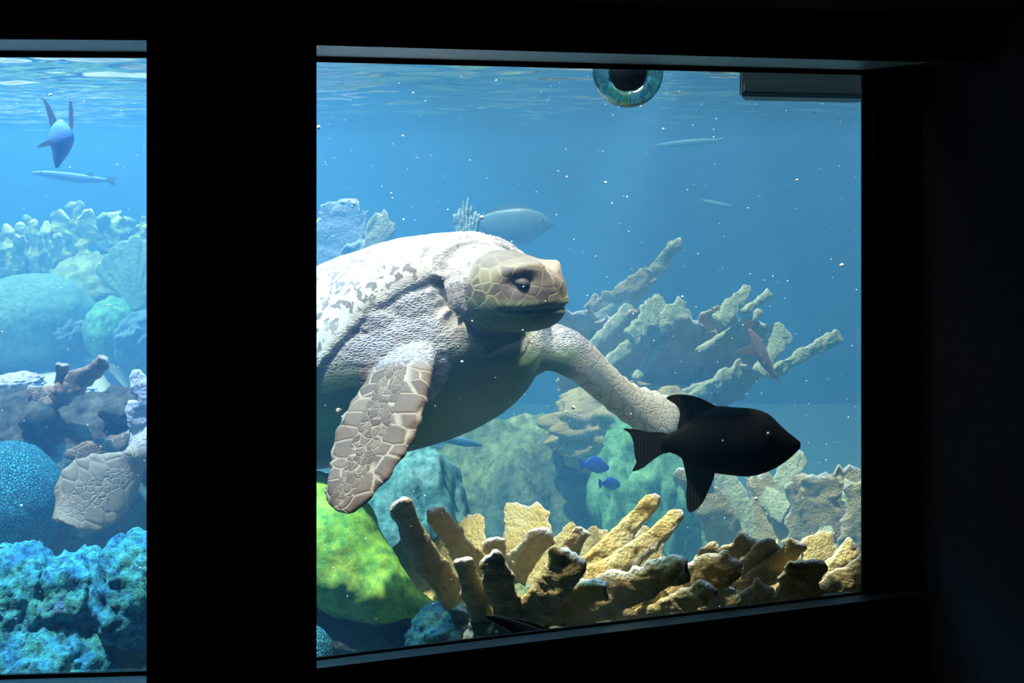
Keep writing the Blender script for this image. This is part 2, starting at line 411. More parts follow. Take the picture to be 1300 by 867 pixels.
# head sections: t, half width, top, bottom
HSEC = [(-.35, .098, .092, .090), (-.05, .108, .098, .100), (.25, .107, .097, .100), (.50, .098, .088, .096), (.70, .085, .076, .089),
        (.86, .067, .060, .077), (.97, .046, .044, .060), (1.03, .022, .026, .036)]
def head():
    s = catmull([list(q) for q in HSEC], 26); R = []
    for t, w, a, b in s:
        c = H0+HF*(t*HL); an = np.linspace(0, 2*math.pi, 40, endpoint=False)
        ca, sa = np.cos(an), np.sin(an); vv = np.sign(ca)*np.abs(ca)**.82*w
        ww = np.where(sa > 0, np.abs(sa)**.82*a, -np.abs(sa)**.85*b)
        R.append(c+np.outer(vv, HS)+np.outer(ww, HU))
    return rings_loft(R)
def sec(px, py, Y, hw, ht): return [*P(px, py, Y), hw, ht]
NEARF = [sec(560, 385, 3.34, .09, .08), sec(540, 405, 3.22, .088, .075), sec(524, 440, 3.12, .072, .050), sec(512, 468, 3.05, .086, .034), sec(498, 500, 2.99, .104, .026),
         sec(484, 532, 2.94, .112, .022), sec(471, 564, 2.90, .108, .018), sec(458, 594, 2.86, .092, .014), sec(441, 622, 2.83, .070, .011), sec(428, 638, 2.82, .050, .009), sec(422, 645, 2.815, .022, .006)]
FARF = [sec(660, 440, 3.42, .07, .06), sec(700, 441, 3.40, .066, .052), sec(733, 455, 3.42, .062, .044), sec(765, 484, 3.46, .056, .038), sec(795, 509, 3.50, .056, .034),
        sec(825, 525, 3.54, .070, .03), sec(850, 533, 3.57, .066, .024), sec(862, 537, 3.59, .045, .016), sec(868, 539, 3.6, .012, .008)]
HINDF = [sec(300, 500, 3.75, .10, .10), sec(235, 535, 3.72, .07, .06), sec(184, 572, 3.66, .045, .035), sec(163, 594, 3.62, .062, .024), sec(138, 613, 3.58, .098, .018),
         sec(110, 631, 3.54, .108, .014), sec(86, 645, 3.51, .078, .010), sec(72, 654, 3.50, .028, .008), sec(66, 658, 3.5, .006, .004)]
HIND2 = [sec(290, 480, 3.95, .07, .06), sec(215, 525, 3.9, .04, .035), sec(172, 551, 3.86, .022, .018), sec(140, 568, 3.84, .036, .014), sec(108, 574, 3.82, .034, .010), sec(84, 577, 3.81, .014, .006), sec(79, 578, 3.81, .004, .003)]
parts = [carap(), torso(), head(),
         tube([[*P(520, 430, 3.5), .2, .19], [*P(566, 396, 3.38), .185, .165], [*P(600, 376, 3.26), .136, .128], [*P(628, 368, 3.15), .105, .103], [*P(650, 366, 3.1), .09, .09]], 16, 32, HS),
         blob(P(533, 388, 3.23), (.145, .15, .125)), blob(P(492, 402, 3.22), (.135, .14, .105)), blob(P(455, 430, 3.24), (.13, .13, .095)), blob(P(425, 460, 3.26), (.12, .12, .08)), blob(P(668, 438, 3.42), (.09, .1, .085)),
         tube(NEARF, 40, 32, [1, -.15, .42]), tube(FARF, 30, 24, [.35, .6, .75]),
         tube(HINDF, 34, 28, [.45, .55, .75]), tube(HIND2, 26, 20, [.1, .3, .9]),
         blob(P(430, 522, 2.96), (.010, .009, .009))]
tm = voxel('body', parts, .0058, 6, .5)
v = co(tm); nn = nrm(tm)
rel = v-TC; lu, lv, lw = rel@FV, rel@LV, rel@UV
def along(secs, v, m=60):
    c = catmull(secs, m); d = np.full(len(v), 9.); idx = np.zeros(len(v), int)
    for i in range(m):
        q = np.linalg.norm(v-c[i, :3], axis=1); k = q < d; d[k] = q[k]; idx[k] = i
    return c, idx, d
hr_ = v-H0; ht_, hs_, hu_ = hr_@HF/HL, hr_@HS, hr_@HU
headm = sstep(-.04, .10, ht_)*(np.abs(hs_) < .125)*(np.abs(hu_) < .125)*(ht_ < 1.3)
cN, iN, dN = along(NEARF, v); cF, iF, dF = along(FARF, v); cH, iH, dH = along(HINDF, v); cG, iG, dG = along(HIND2, v)
tN, tF, tH, tG = iN/59., iF/59., iH/59., iG/59.
mN = sstep(.27, .34, tN)*(dN < cN[iN, 3]*1.2+.012); mF = sstep(.18, .3, tF)*(dF < cF[iF, 3]*1.3+.02); mH = sstep(.22, .3, tH)*(dH < cH[iH, 3]*1.3+.02); mG = sstep(.25, .35, tG)*(dG < cG[iG, 3]*1.3+.02)
flip = np.clip(mN+mF+mH+mG, 0, 1)
rw = rimw(lu)
inb = (np.abs(lu) < A_*1.03)*(np.abs(lv) < B_*1.1)
shell = sstep(-.034, -.022, lw-rw)*inb*(1-headm)*(1-flip)
ell = (lu/A_)**2+(lv/B_)**2
# skin right at the neck and shoulders is inside the rim outline
def domeH(u, vv):
    s = np.clip(np.abs(u/A_), 0, .999); W = B_*(1-s**2.3)**.5*1.02*(1+.05*u/A_); H = (CT-rimw(u)*.8)*(1-s**2.45)**.6
    c = np.clip(vv/W, -1, 1); return rimw(u)+H*(1-c*c)**.45
shell *= sstep(.03, .012, np.abs(lw-domeH(lu, lv)))*1.+0
rimband = sstep(.05, .0, np.abs(lw-rw-.005))*inb*sstep(.75, .9, ell)*(1-headm)*(1-flip)
shell = np.clip(np.maximum(shell, rimband*(lw > rw-.035)), 0, 1)
_ax = unit(P(640, 366, 3.12)-P(560, 396, 3.38)); _q = v-P(600, 376, 3.26); rdn = np.linalg.norm(_q-np.outer(_q@_ax, _ax), axis=1)
shell *= 1-sstep(.19, .15, rdn)*sstep(-.045, -.01, _q@_ax)
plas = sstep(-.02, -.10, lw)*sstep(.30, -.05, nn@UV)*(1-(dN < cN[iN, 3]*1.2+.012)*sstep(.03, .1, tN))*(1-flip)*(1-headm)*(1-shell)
# relief: neck folds, shoulder wrinkles, scutes, mouth, beak, brow, nostril
disp = np.zeros(len(v))
neckd = (v-P(600, 376, 3.26))@unit(P(640, 366, 3.12)-P(560, 396, 3.38))
_ax = unit(P(640, 366, 3.12)-P(560, 396, 3.38)); _q = v-P(600, 376, 3.26); rdn = np.linalg.norm(_q-np.outer(_q@_ax, _ax), axis=1)
neckm = sstep(.20, .15, rdn)*sstep(-.08, -.02, neckd)*sstep(.30, .25, neckd)*(lw > -.1)*(1-headm)*(1-shell)*(1-flip)
disp += neckm*.010*(1-1.6*np.abs(np.sin((neckd+.018*fbm(v*7, 2))*math.pi/.024))**.6)
skin = (1-shell)*(1-flip)*(1-plas)*(1-headm)
disp += skin*.0026*ridged(np.stack([rel@unit(FV+LV*.5)*14, rel@LV*14, lw*34+lu*10], 1), 3)
disp += shell*.005*fbm(v*5, 3)
# scutes grooves on the carapace
cell = np.abs(((lu+.05*np.sin(lv*7))/.21+.5) % 1-.5); disp -= shell*.006*np.exp(-(cell/.035)**2)
vcell = np.minimum(np.abs(np.abs(lv)-.13), np.abs(np.abs(lv)-.36)); disp -= shell*.005*np.exp(-(vcell/.009)**2)
disp -= .003*np.exp(-((lw-rw+.036)/.008)**2)*inb*(ell > .7)*(1-headm)*(1-flip)
# mouth
my = -.034-.008*(1-ht_)+.006*np.clip((ht_-.8)/.2, 0, 1)
mm = (ht_ > .36)*(headm > .5)
disp -= mm*.007*np.exp(-((hu_-my)/.0048)**2)*sstep(.42, .56, ht_)
disp += mm*.003*np.exp(-((hu_-my-.016)/.012)**2)*sstep(.4, .6, ht_)
disp += mm*.001*np.exp(-((hu_-my+.016)/.012)**2)*sstep(.4, .6, ht_)
# brow ridge above eye, hollow at eye
for sg in (-1, 1):
    eh = np.sqrt(((ht_-.70)*HL/.030)**2+((hu_-.030)/.020)**2); side = sg*hs_ > .02
    disp -= side*.013*np.exp(-eh**2)*(headm > .5)
    eb = np.sqrt(((ht_-.74)*HL/.045)**2+((hu_-.060)/.014)**2); disp += side*.021*np.exp(-eb**2)*(headm > .5)
    ne = np.sqrt(((ht_-.96)*HL/.012)**2+((hu_-.020)/.009)**2+((hs_-sg*.014)/.008)**2); disp -= .008*np.exp(-ne**2)*(headm > .5)
disp -= .006*np.exp(-((hu_-.045)/.012)**2)*np.exp(-((ht_-.80)/.06)**2)*(headm > .5)
# flipper: plates slightly domed
def latc(c, idx, wv):
    T = np.gradient(c[:, :3], axis=0); T /= np.linalg.norm(T, axis=1)[:, None]
    wv = np.array(wv, float); w = wv-T*(T@wv)[:, None]; w /= np.linalg.norm(w, axis=1)[:, None]
    return np.einsum('ij,ij->i', v-c[idx, :3], w[idx])
lN, lF, lH, lG = latc(cN, iN, [1, -.15, .42]), latc(cF, iF, [.35, .6, .75]), latc(cH, iH, [.45, .55, .75]), latc(cG, iG, [.1, .3, .9])
def arcl(c, v, idx):
    d = np.r_[0, np.cumsum(np.linalg.norm(np.diff(c[:, :3], axis=0), axis=1))]
    T = np.gradient(c[:, :3], axis=0); T /= np.linalg.norm(T, axis=1)[:, None]
    return d[idx]+np.einsum('ij,ij->i', v-c[idx, :3], T[idx])
lc = np.zeros((len(v), 3))
for msk, c, idx, lat, k in ((mN, cN, iN, lN, 0), (mF, cF, iF, lF, 3.), (mH, cH, iH, lH, 7.), (mG, cG, iG, lG, 11.)):
    a = arcl(c, v, idx); sel = msk > 0
    hw = np.maximum(c[idx, 3], .02); q = lat/hw*.095
    q = np.sign(q)*(np.abs(q)/.095)**.62*.095
    lc[sel, 0] = (a+k)[sel]; lc[sel, 1] = (lat/hw*.095)[sel]; lc[sel, 2] = (np.abs(lat)/hw+(k > 6)*.0)[sel]
    edge = sstep(.75, 1., np.abs(lat)/hw)*msk*sstep(.35, .45, idx/59.)
    disp += edge*.0028*np.sin(a*2*math.pi/.047)
v2 = v+nn*disp[:, None]
setco(tm, v2)
def fattr(me, name, arr):
    a = me.attributes.new(name, 'FLOAT_COLOR', 'POINT'); b = np.ones((len(me.vertices), 4)); b[:, :arr.shape[1]] = arr; a.data.foreach_set('color', b.ravel().astype(np.float32))
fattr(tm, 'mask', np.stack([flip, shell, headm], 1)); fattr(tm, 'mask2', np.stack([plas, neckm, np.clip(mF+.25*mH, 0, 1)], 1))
a = tm.attributes.new('lc', 'FLOAT_VECTOR', 'POINT'); a.data.foreach_set('vector', lc.ravel().astype(np.float32))
hc = np.stack([ht_*HL, hs_, hu_], 1); a = tm.attributes.new('hc', 'FLOAT_VECTOR', 'POINT'); a.data.foreach_set('vector', hc.ravel().astype(np.float32))
bc = np.stack([lu, lv, lw], 1); a = tm.attributes.new('bc', 'FLOAT_VECTOR', 'POINT'); a.data.foreach_set('vector', bc.ravel().astype(np.float32))
def turtlemat():
    m = M('turtle_hide'); A = lambda n: m.N('ShaderNodeAttribute', attribute_name=n)
    mk = m.N('ShaderNodeSeparateColor'); m.L(A('mask').outputs['Color'], mk.inputs[0]); fl, sh, hd = mk.outputs[:3]
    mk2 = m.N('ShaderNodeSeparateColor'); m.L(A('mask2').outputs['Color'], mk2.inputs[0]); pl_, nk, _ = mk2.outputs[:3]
    lcv = A('lc').outputs['Vector']; hcv = A('hc').outputs['Vector']; bcv = A('bc').outputs['Vector']; c = m.coord()
    def vor(vec, sc, feat='DISTANCE_TO_EDGE', rnd=1., scale3=None):
        if scale3:
            mp = m.N('ShaderNodeMapping'); mp.inputs['Scale'].default_value = scale3; m.L(vec, mp.inputs[0]); vec = mp.outputs[0]
        v = m.N('ShaderNodeTexVoronoi', feature=feat); v.inputs['Scale'].default_value = sc; v.inputs['Randomness'].default_value = rnd; m.L(vec, v.inputs['Vector']); return v
    # flippers: plates with pale seams
    s3 = m.N('ShaderNodeSeparateXYZ'); m.L(lcv, s3.inputs[0]); cb = m.N('ShaderNodeCombineXYZ'); m.L(s3.outputs[0], cb.inputs[0]); m.L(s3.outputs[1], cb.inputs[1])
    l2 = cb.outputs[0]; eg = m.ramp(s3.outputs[2], [(.34, 0), (.40, 1)])
    def both(o_, ft):
        a1 = vor(l2, 62, ft, .9).outputs[o_]; a2 = vor(l2, 24, ft, .75, (1.05, .62, 1)).outputs[o_]; return m.mix(eg, a1, a2)
    e = m.N('ShaderNodeRGBToBW'); m.L(both('Distance', 'DISTANCE_TO_EDGE'), e.inputs[0]); e = e.outputs[0]; cc = both('Color', 'F1')
    seam = m.ramp(e, [(.015, 1), (.06, 0)])
    sc_ = m.N('ShaderNodeSeparateColor'); m.L(cc, sc_.inputs[0])
    pc = m.mix(sc_.outputs[0], (.058, .034, .023), (.19, .125, .08)); pc = m.mix(m.math('MULTIPLY', m.noise(c, 55, 5), .5), pc, (.14, .095, .07))
    pc = m.mix(m.math('MULTIPLY', _, .9), pc, (.70, .62, .48))
    flc = m.mix(m.math('MULTIPLY', seam, .75), pc, (.36, .285, .20))
    # skin
    es = vor(bcv, 80, rnd=1., scale3=(.7, .9, 1.9)).outputs['Distance']
    ss = m.ramp(es, [(.02, 1), (.16, 0)]); n1 = m.noise(c, 9, 4)
    skc = m.mix(n1, (.21, .21, .25), (.38, .355, .365)); skc = m.mix(m.math('MULTIPLY', ss, .5), skc, (.60, .57, .55))
    skc = m.mix(m.math('MULTIPLY', nk, .45), skc, (.50, .40, .31))
    # carapace: cream with brown blotches
    bl = m.noise(bcv, 44, 4, .55, .4); bl2 = m.ramp(bl, [(.52, 0), (.57, 1)]); grp = m.ramp(m.noise(bcv, 5.2, 2), [(.34, 0), (.48, 1)])
    shc = m.mix(m.math('MULTIPLY', m.math('MULTIPLY', bl2, grp), .92), (.60, .55, .47), (.10, .07, .065)); shc = m.mix(m.math('MULTIPLY', m.noise(c, 40, 4), .35), shc, (.5, .42, .34))
    # head: tan plates, yellow seams, brown patches by the eye widened with painted brow shade
    eh = vor(hcv, 30, rnd=.9).outputs['Distance']; hseam = m.ramp(eh, [(.03, 1), (.17, 0)]); hcel = m.N('ShaderNodeSeparateColor'); m.L(vor(hcv, 30, 'F1', .9).outputs['Color'], hcel.inputs[0])
    pat = m.mix(m.ramp(hcel.outputs[1], [(.25, 0), (.45, 1)]), (.26, .20, .12), (.13, .095, .07))
    hdc = m.mix(m.math('MULTIPLY', hseam, .6), pat, (.38, .32, .17))
    dv = m.N('ShaderNodeVectorMath', operation='MULTIPLY'); m.L(hcv, dv.inputs[0]); dv.inputs[1].default_value = (.7, 0, 1.2)
    dd = m.N('ShaderNodeVectorMath', operation='DISTANCE'); m.L(dv.outputs[0], dd.inputs[0]); dd.inputs[1].default_value = (.108, 0, .026)
    dk = m.ramp(m.math('ADD', dd.outputs['Value'], m.math('MULTIPLY', m.math('SUBTRACT', m.noise(hcv, 40, 3), .5), .03)), [(.034, .85), (.056, 0)])
    hdc = m.mix(dk, hdc, (.10, .075, .065))
    hx = m.N('ShaderNodeSeparateXYZ'); m.L(hcv, hx.inputs[0])
    top = m.math('MULTIPLY', m.ramp(hx.outputs[2], [(.045, 0), (.075, 1)]), .75)
    hdc = m.mix(top, hdc, (.19, .15, .125))
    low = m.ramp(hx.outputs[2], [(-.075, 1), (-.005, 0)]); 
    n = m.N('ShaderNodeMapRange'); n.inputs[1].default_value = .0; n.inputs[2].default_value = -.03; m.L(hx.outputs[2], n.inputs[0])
    hdc = m.mix(m.math('MULTIPLY', n.outputs[0], .8), hdc, (.13, .19, .10))  # lower head greened and darkened, its shade put into the colour
    col = m.mix(sh, skc, shc); col = m.mix(pl_, col, (.10, .16, .07)); col = m.mix(fl, col, flc); col = m.mix(hd, col, hdc)  # belly mixed dark green, underside shade painted into the plastron
    m.L(col, m.b.inputs['Base Color']); m.b.inputs['Roughness'].default_value = .6; m.b.inputs['Specular IOR Level'].default_value = .15
    # relief
    hf = m.math('MULTIPLY', m.ramp(e, [(0, 0), (.12, 1)]), fl)
    hs = m.math('MULTIPLY', m.ramp(es, [(0, 0), (.25, 1)]), m.math('MULTIPLY', m.math('SUBTRACT', 1, fl), m.math('SUBTRACT', 1, m.math('MAXIMUM', m.math('MAXIMUM', sh, hd), pl_))))
    hh = m.math('MULTIPLY', m.math('MULTIPLY', m.ramp(eh, [(0, 0), (.1, 1)]), hd), .25)
    hs = m.math('MULTIPLY', hs, m.math('SUBTRACT', .75, m.math('MULTIPLY', nk, .6))); hf = m.math('MULTIPLY', hf, m.math('SUBTRACT', .7, m.math('MULTIPLY', _, .5)))
    h = m.math('ADD', m.math('ADD', hf, hs), m.math('ADD', hh, m.math('MULTIPLY', m.noise(c, 130, 5), .3)))
    m.L(m.bump(h, 1, .0028), m.b.inputs['Normal'])
    return m.m
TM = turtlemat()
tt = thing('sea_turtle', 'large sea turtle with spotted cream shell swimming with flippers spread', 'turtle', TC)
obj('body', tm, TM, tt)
EYEM = plain('dark_eye', (.012, .010, .010), .15, .6)
LID = plain('turtle_eyelid', (.045, .033, .025), .6, .3, nscale=60)
for sg in (-1, 1):
    ec = H0+HF*(.71*HL)+HS*(sg*.066)+HU*.030
    V, Fc = _ico[3]; obj('eye', new_mesh('eye', V*.014+ec, Fc), EYEM, tt)
    # heavy upper lid, a hood over the upper half of the eye
    V, Fc = _ico[4]; up = unit(HU*.9+HF*.25-HS*sg*.1); d_ = V@up; W = V-np.outer(np.minimum(d_, 0.06)-.06, up)*(d_ < .06)[:, None]
    W = W*np.array([1., 1., 1.]); fw = np.outer(W@HF, HF); W = (W+fw*.35)*.016+ec-HU*.001
    obj('eyelid', new_mesh('eyelid', W, Fc), LID, tt)

# ------------------------------------------------------------------ fish
def fishmat(name, back, side, belly, spec=.4, rough=.45, h=1., alpha=None):
    m = M(name); c = m.coord(); s = m.N('ShaderNodeSeparateXYZ'); m.L(c, s.inputs[0])
    n = m.N('ShaderNodeMapRange'); n.inputs[1].default_value = -h; n.inputs[2].default_value = h; m.L(s.outputs[2], n.inputs[0])
    col = m.ramp(n.outputs[0], [(.2, belly), (.5, side), (.8, back)])
    v = m.N('ShaderNodeTexVoronoi'); v.inputs['Scale'].default_value = 140; m.L(c, v.inputs['Vector'])
    col = m.mix(m.math('MULTIPLY', m.noise(c, 20, 4), .3), col, tuple(x*.6 for x in side)); m.L(col, m.b.inputs['Base Color'])
    m.b.inputs['Roughness'].default_value = rough; m.b.inputs['Specular IOR Level'].default_value = spec
    m.L(m.bump(v.outputs['Distance'], .4, .001), m.b.inputs['Normal']); return m.m
def finmat(name, col, tr=.35):
    m = M(name); c = m.coord(); w = m.N('ShaderNodeTexWave'); w.inputs['Scale'].default_value = 40; w.inputs['Distortion'].default_value = 1.5; m.L(c, w.inputs['Vector'])
    m.L(m.mix(w.outputs['Fac'], tuple(x*.7 for x in col), col), m.b.inputs['Base Color']); m.b.inputs['Roughness'].default_value = .6
    t = m.N('ShaderNodeBsdfTranslucent'); t.inputs[0].default_value = (*col, 1); mx = m.N('ShaderNodeMixShader'); mx.inputs[0].default_value = tr
    m.L(m.b.outputs[0], mx.inputs[1]); m.L(t.outputs[0], mx.inputs[2]); m.L(mx.outputs[0], m.out.inputs['Surface'])
    m.L(m.bump(w.outputs['Fac'], .5, .001), m.b.inputs['Normal']); return m.m
def fish(name, label, cat, prof, Y, Y2, fat, mat, fins, fmat, eyes=None, group=None, eye_r=.006):
    """prof: (px, top_y, bottom_y) along the fish; fins: (part name, outline in px)"""
    prof = catmull(prof, 30); x0, x1 = prof[0, 0], prof[-1, 0]
    yy = lambda x: Y+(Y2-Y)*(x-x0)/(x1-x0)
    mx = prof[len(prof)//2]; cen = P((x0+x1)/2, (mx[1]+mx[2])/2, yy((x0+x1)/2))
    root = thing(name, label, cat, cen, group); R = []
    T = unit(P(x1, 0, Y2)*[1, 1, 0]-P(x0, 0, Y)*[1, 1, 0]); S = np.array([-T[1], T[0], 0])
    for x, t, b in prof:
        d = yy(x); c = P(x, (t+b)/2, d); hh = max((b-t)/2/ppm(d), .0015)
        an = np.linspace(0, 2*math.pi, 24, endpoint=False)
        R.append(c+np.outer(np.cos(an)*hh*fat, S)+np.outer(np.sign(np.sin(an))*np.abs(np.sin(an))**1.1*hh, [0, 0, 1]))
    V, Fc = rings_loft(R); obj('body', new_mesh('body', V, Fc), mat, root)
    for fn, poly in fins:
        xs_ = [p[0] for p in poly]
        V, Fc = plate(smooth_poly(poly, 3), yy(min(xs_)), .004, yy(max(xs_))); obj(fn, new_mesh(fn, V, Fc, False), fmat, root)
    for (ex, ey) in (eyes or []):
        d = yy(ex); i = int(np.argmin(np.abs(prof[:, 0]-ex))); hh = (prof[i, 2]-prof[i, 1])/2/ppm(d)
        rel_ = ((prof[i, 1]+prof[i, 2])/2-ey)/ppm(d)/hh
        c = P(ex, ey, d)-S*np.sign(S[1])*(hh*fat*math.sqrt(max(0, 1-rel_**2))-eye_r*.3)
        V, Fc = _ico[3]; obj('eye', new_mesh('eye', V*eye_r+c, Fc), EYEM, root)
    return root
BLK = fishmat('black_fish', (.004, .004, .004), (.007, .010, .010), (.012, .017, .015), spec=.06, rough=.75, h=.08)
BFIN = finmat('black_fin', (.025, .022, .018), .3)
fish('triggerfish', 'black triggerfish silhouetted close to the glass, facing right', 'fish',
     [(838, 553, 571), (848, 551, 574), (862, 544, 579), (878, 531, 593), (892, 523, 599), (909, 515.5, 601), (933, 517, 604), (950, 518, 605), (966, 521, 602),
      (979, 528, 597), (990, 539, 591), (1000, 548, 584), (1010, 556, 575), (1016, 561, 569)], 2.98, 3.0, .42, BLK,
     [('dorsal_fin', [(918, 520), (909, 515.5), (897, 509), (885, 504), (870, 501), (856, 501), (846, 505), (852, 510), (858, 514), (863, 523), (862, 534), (860, 544), (868, 548), (885, 535)]),
      ('tail_fin', [(848, 551), (824, 548), (808, 545), (791, 544), (799, 550), (804, 562), (806, 580), (808, 587), (803, 598), (816, 594), (826, 586), (841, 576), (850, 573)]),
      ('anal_fin', [(866, 578), (868, 590), (872, 612), (871, 630), (873, 648), (880, 649), (892, 638), (900, 621), (907, 603), (902, 592), (884, 584)])],
     BFIN, [(972, 549)], eye_r=.009)
SILV = fishmat('silver_fish', (.16, .22, .24), (.42, .47, .45), (.6, .62, .58), h=.05, rough=.35)
SFIN = finmat('silver_fin', (.35, .4, .36))
fish('grey_snapper', 'pale silver fish gliding just above and behind the turtle shell', 'fish',
     [(588, 283, 291), (605, 277, 296), (625, 269, 305), (645, 265, 311), (665, 264, 310), (682, 268, 302), (694, 275, 293), (702, 282, 287)], 7.4, 7.3, .38, SILV,
     [('tail_fin', [(592, 283), (580, 280), (572, 283), (580, 289), (576, 298), (588, 296), (596, 291)]), ('dorsal_fin', [(618, 272), (632, 262), (660, 259), (672, 266), (650, 272)]), ('anal_fin', [(624, 300), (628, 310), (640, 309)])], SFIN, [(690, 280)])
YEL = fishmat('yellow_fish', (.25, .33, .16), (.55, .52, .22), (.65, .62, .3), h=.03)
YFIN = finmat('yellow_fin', (.6, .55, .15))
fish('yellow_grunt', 'small yellow fish facing left among coral blades beside the right frame', 'fish',
     [(905, 712, 717), (910, 704, 722), (920, 697, 729), (932, 697, 732), (944, 705, 734), (954, 714, 732), (960, 718, 729)], 3.3, 3.34, .4, YEL,
     [('tail_fin', [(957, 718), (965, 712), (976, 704), (973, 718), (976, 738), (966, 735), (957, 730)]), ('dorsal_fin', [(918, 699), (922, 692), (938, 698), (948, 708)])], YFIN, [(912, 710)])
DRK = fishmat('dark_fish', (.008, .008, .01), (.012, .012, .012), (.02, .02, .02), h=.03, rough=.5)
fish('dark_wrasse', 'dark fish tail poking up over the bottom ledge of the large window', 'fish',
     [(617, 781, 785), (630, 781, 793), (646, 784, 803), (670, 791, 822), (700, 802, 836), (730, 815, 838)], 2.72, 2.76, .5, DRK,
     [('dorsal_fin', [(640, 786), (660, 786), (690, 796), (670, 800)])], BFIN)
PALE = fishmat('pale_fish', (.15, .35, .45), (.45, .6, .6), (.7, .75, .7), h=.02)
fish('barracuda', 'slim pale barracuda hanging under the surface in the small window', 'fish',
     [(40, 218, 221), (60, 217, 226), (85, 219, 231), (108, 222, 233), (125, 225, 232), (136, 227, 231)], 6.6, 6.7, .6, PALE,
     [('tail_fin', [(134, 227), (142, 225), (149, 224), (145, 229), (147, 236), (138, 233)]), ('dorsal_fin', [(108, 223), (116, 219), (119, 225)])], SFIN, [(52, 219)])
fish('needlefish', 'long faint fish just below the water surface at upper right', 'fish',
     [(832, 184, 186), (850, 180, 187), (875, 177, 186), (895, 176, 183), (912, 176, 180), (920, 173, 176)], 9.2, 9.1, .5, PALE,
     [('tail_fin', [(832, 185), (824, 181), (822, 190)])], SFIN)
fish('reef_minnow', 'tiny pale fish in open blue water under the surface at right', 'fish',
     [(890, 253, 255), (900, 254, 260), (915, 257, 263), (928, 260, 263)], 9.2, 9.1, .5, PALE, [('tail_fin', [(892, 254), (885, 250), (886, 258)])], SFIN)
fish('silver_grunt', 'faint translucent fish behind the underside of the turtle belly', 'fish',
     [(552, 556, 558), (570, 554, 563), (590, 556, 567), (604, 560, 567), (612, 564, 567)], 5.4, 5.5, .4, PALE, [('tail_fin', [(553, 557), (544, 552), (546, 563)])], SFIN)
BTG = fishmat('blue_fish', (.02, .08, .5), (.04, .15, .75), (.05, .2, .7), h=.05)
BTF = finmat('blue_fin', (.03, .12, .7))
fish('blue_tang', 'upper of two bright blue fish by the hazy green boulder', 'fish',
     [(742, 588, 593), (750, 580, 598), (760, 580, 601), (768, 587, 599), (773, 591, 596)], 5.6, 5.65, .35, BTG, [('tail_fin', [(743, 590), (735, 582), (737, 598)])], BTF, group='blue tangs by the boulder')
fish('blue_tang', 'lower of two bright blue fish by the hazy green boulder', 'fish',
     [(765, 612, 616), (773, 606, 621), (780, 607, 622), (787, 612, 618)], 5.65, 5.7, .35, BTG, [('tail_fin', [(766, 614), (760, 608), (761, 620)])], BTF, group='blue tangs by the boulder')
# reddish fish hanging head-down by the far coral, built as a steep fish
def steep_fish(name, label, pts, Y, fat, mat, fins, fmat):
    """pts: (px, py, half width in px) down the body"""
    root = thing(name, label, 'fish', P(pts[0][0], pts[0][1], Y)); s = [[*P(a, b, Y), c/ppm(Y), c/ppm(Y)*fat] for a, b, c in pts]
    V, Fc = tube(s, 24, 20, [1, 0, 0]); obj('body', new_mesh('body', V, Fc), mat, root)
    for fn, poly in fins:
        V, Fc = plate(smooth_poly(poly, 3), Y, .004); obj(fn, new_mesh(fn, V, Fc, False), fmat, root)
    return root
RED = fishmat('reddish_fish', (.35, .18, .14), (.5, .28, .22), (.55, .35, .3), h=.1); RFIN = finmat('reddish_fin', (.5, .28, .2))
steep_fish('squirrelfish', 'pinkish fish nosing down past the tip of the far antler coral',
     [(951, 418, 2), (958, 430, 6), (965, 446, 8), (972, 460, 7), (980, 472, 4), (986, 478, 2)], 5.4, .5, RED,
     [('tail_fin', [(952, 420), (944, 410), (956, 408)]), ('dorsal_fin', [(964, 438), (948, 440), (935, 447), (950, 449), (966, 452)]), ('anal_fin', [(982, 470), (992, 487), (976, 474)])], RFIN)
DIV = fishmat('blue_grey_fish', (.12, .2, .42), (.2, .32, .55), (.5, .5, .32), h=.12); DFN = finmat('bluish_brown_fin', (.22, .18, .2))
steep_fish('filefish', 'blue-grey fish pointing nose-down near the surface in the small window',
     [(78, 152, 3), (77, 162, 12), (78, 176, 16), (77, 190, 12), (74, 202, 7), (72, 213, 2)], 3.6, .5, DIV,
     [('dorsal_fin', [(55, 125), (62, 132), (69, 146), (75, 162), (66, 165), (62, 150)]), ('tail_fin', [(88, 158), (88, 128), (91, 128), (93, 150), (92, 164)]),
      ('pectoral_fin', [(70, 172), (60, 178), (46, 187), (58, 186), (72, 180)])], DFN)

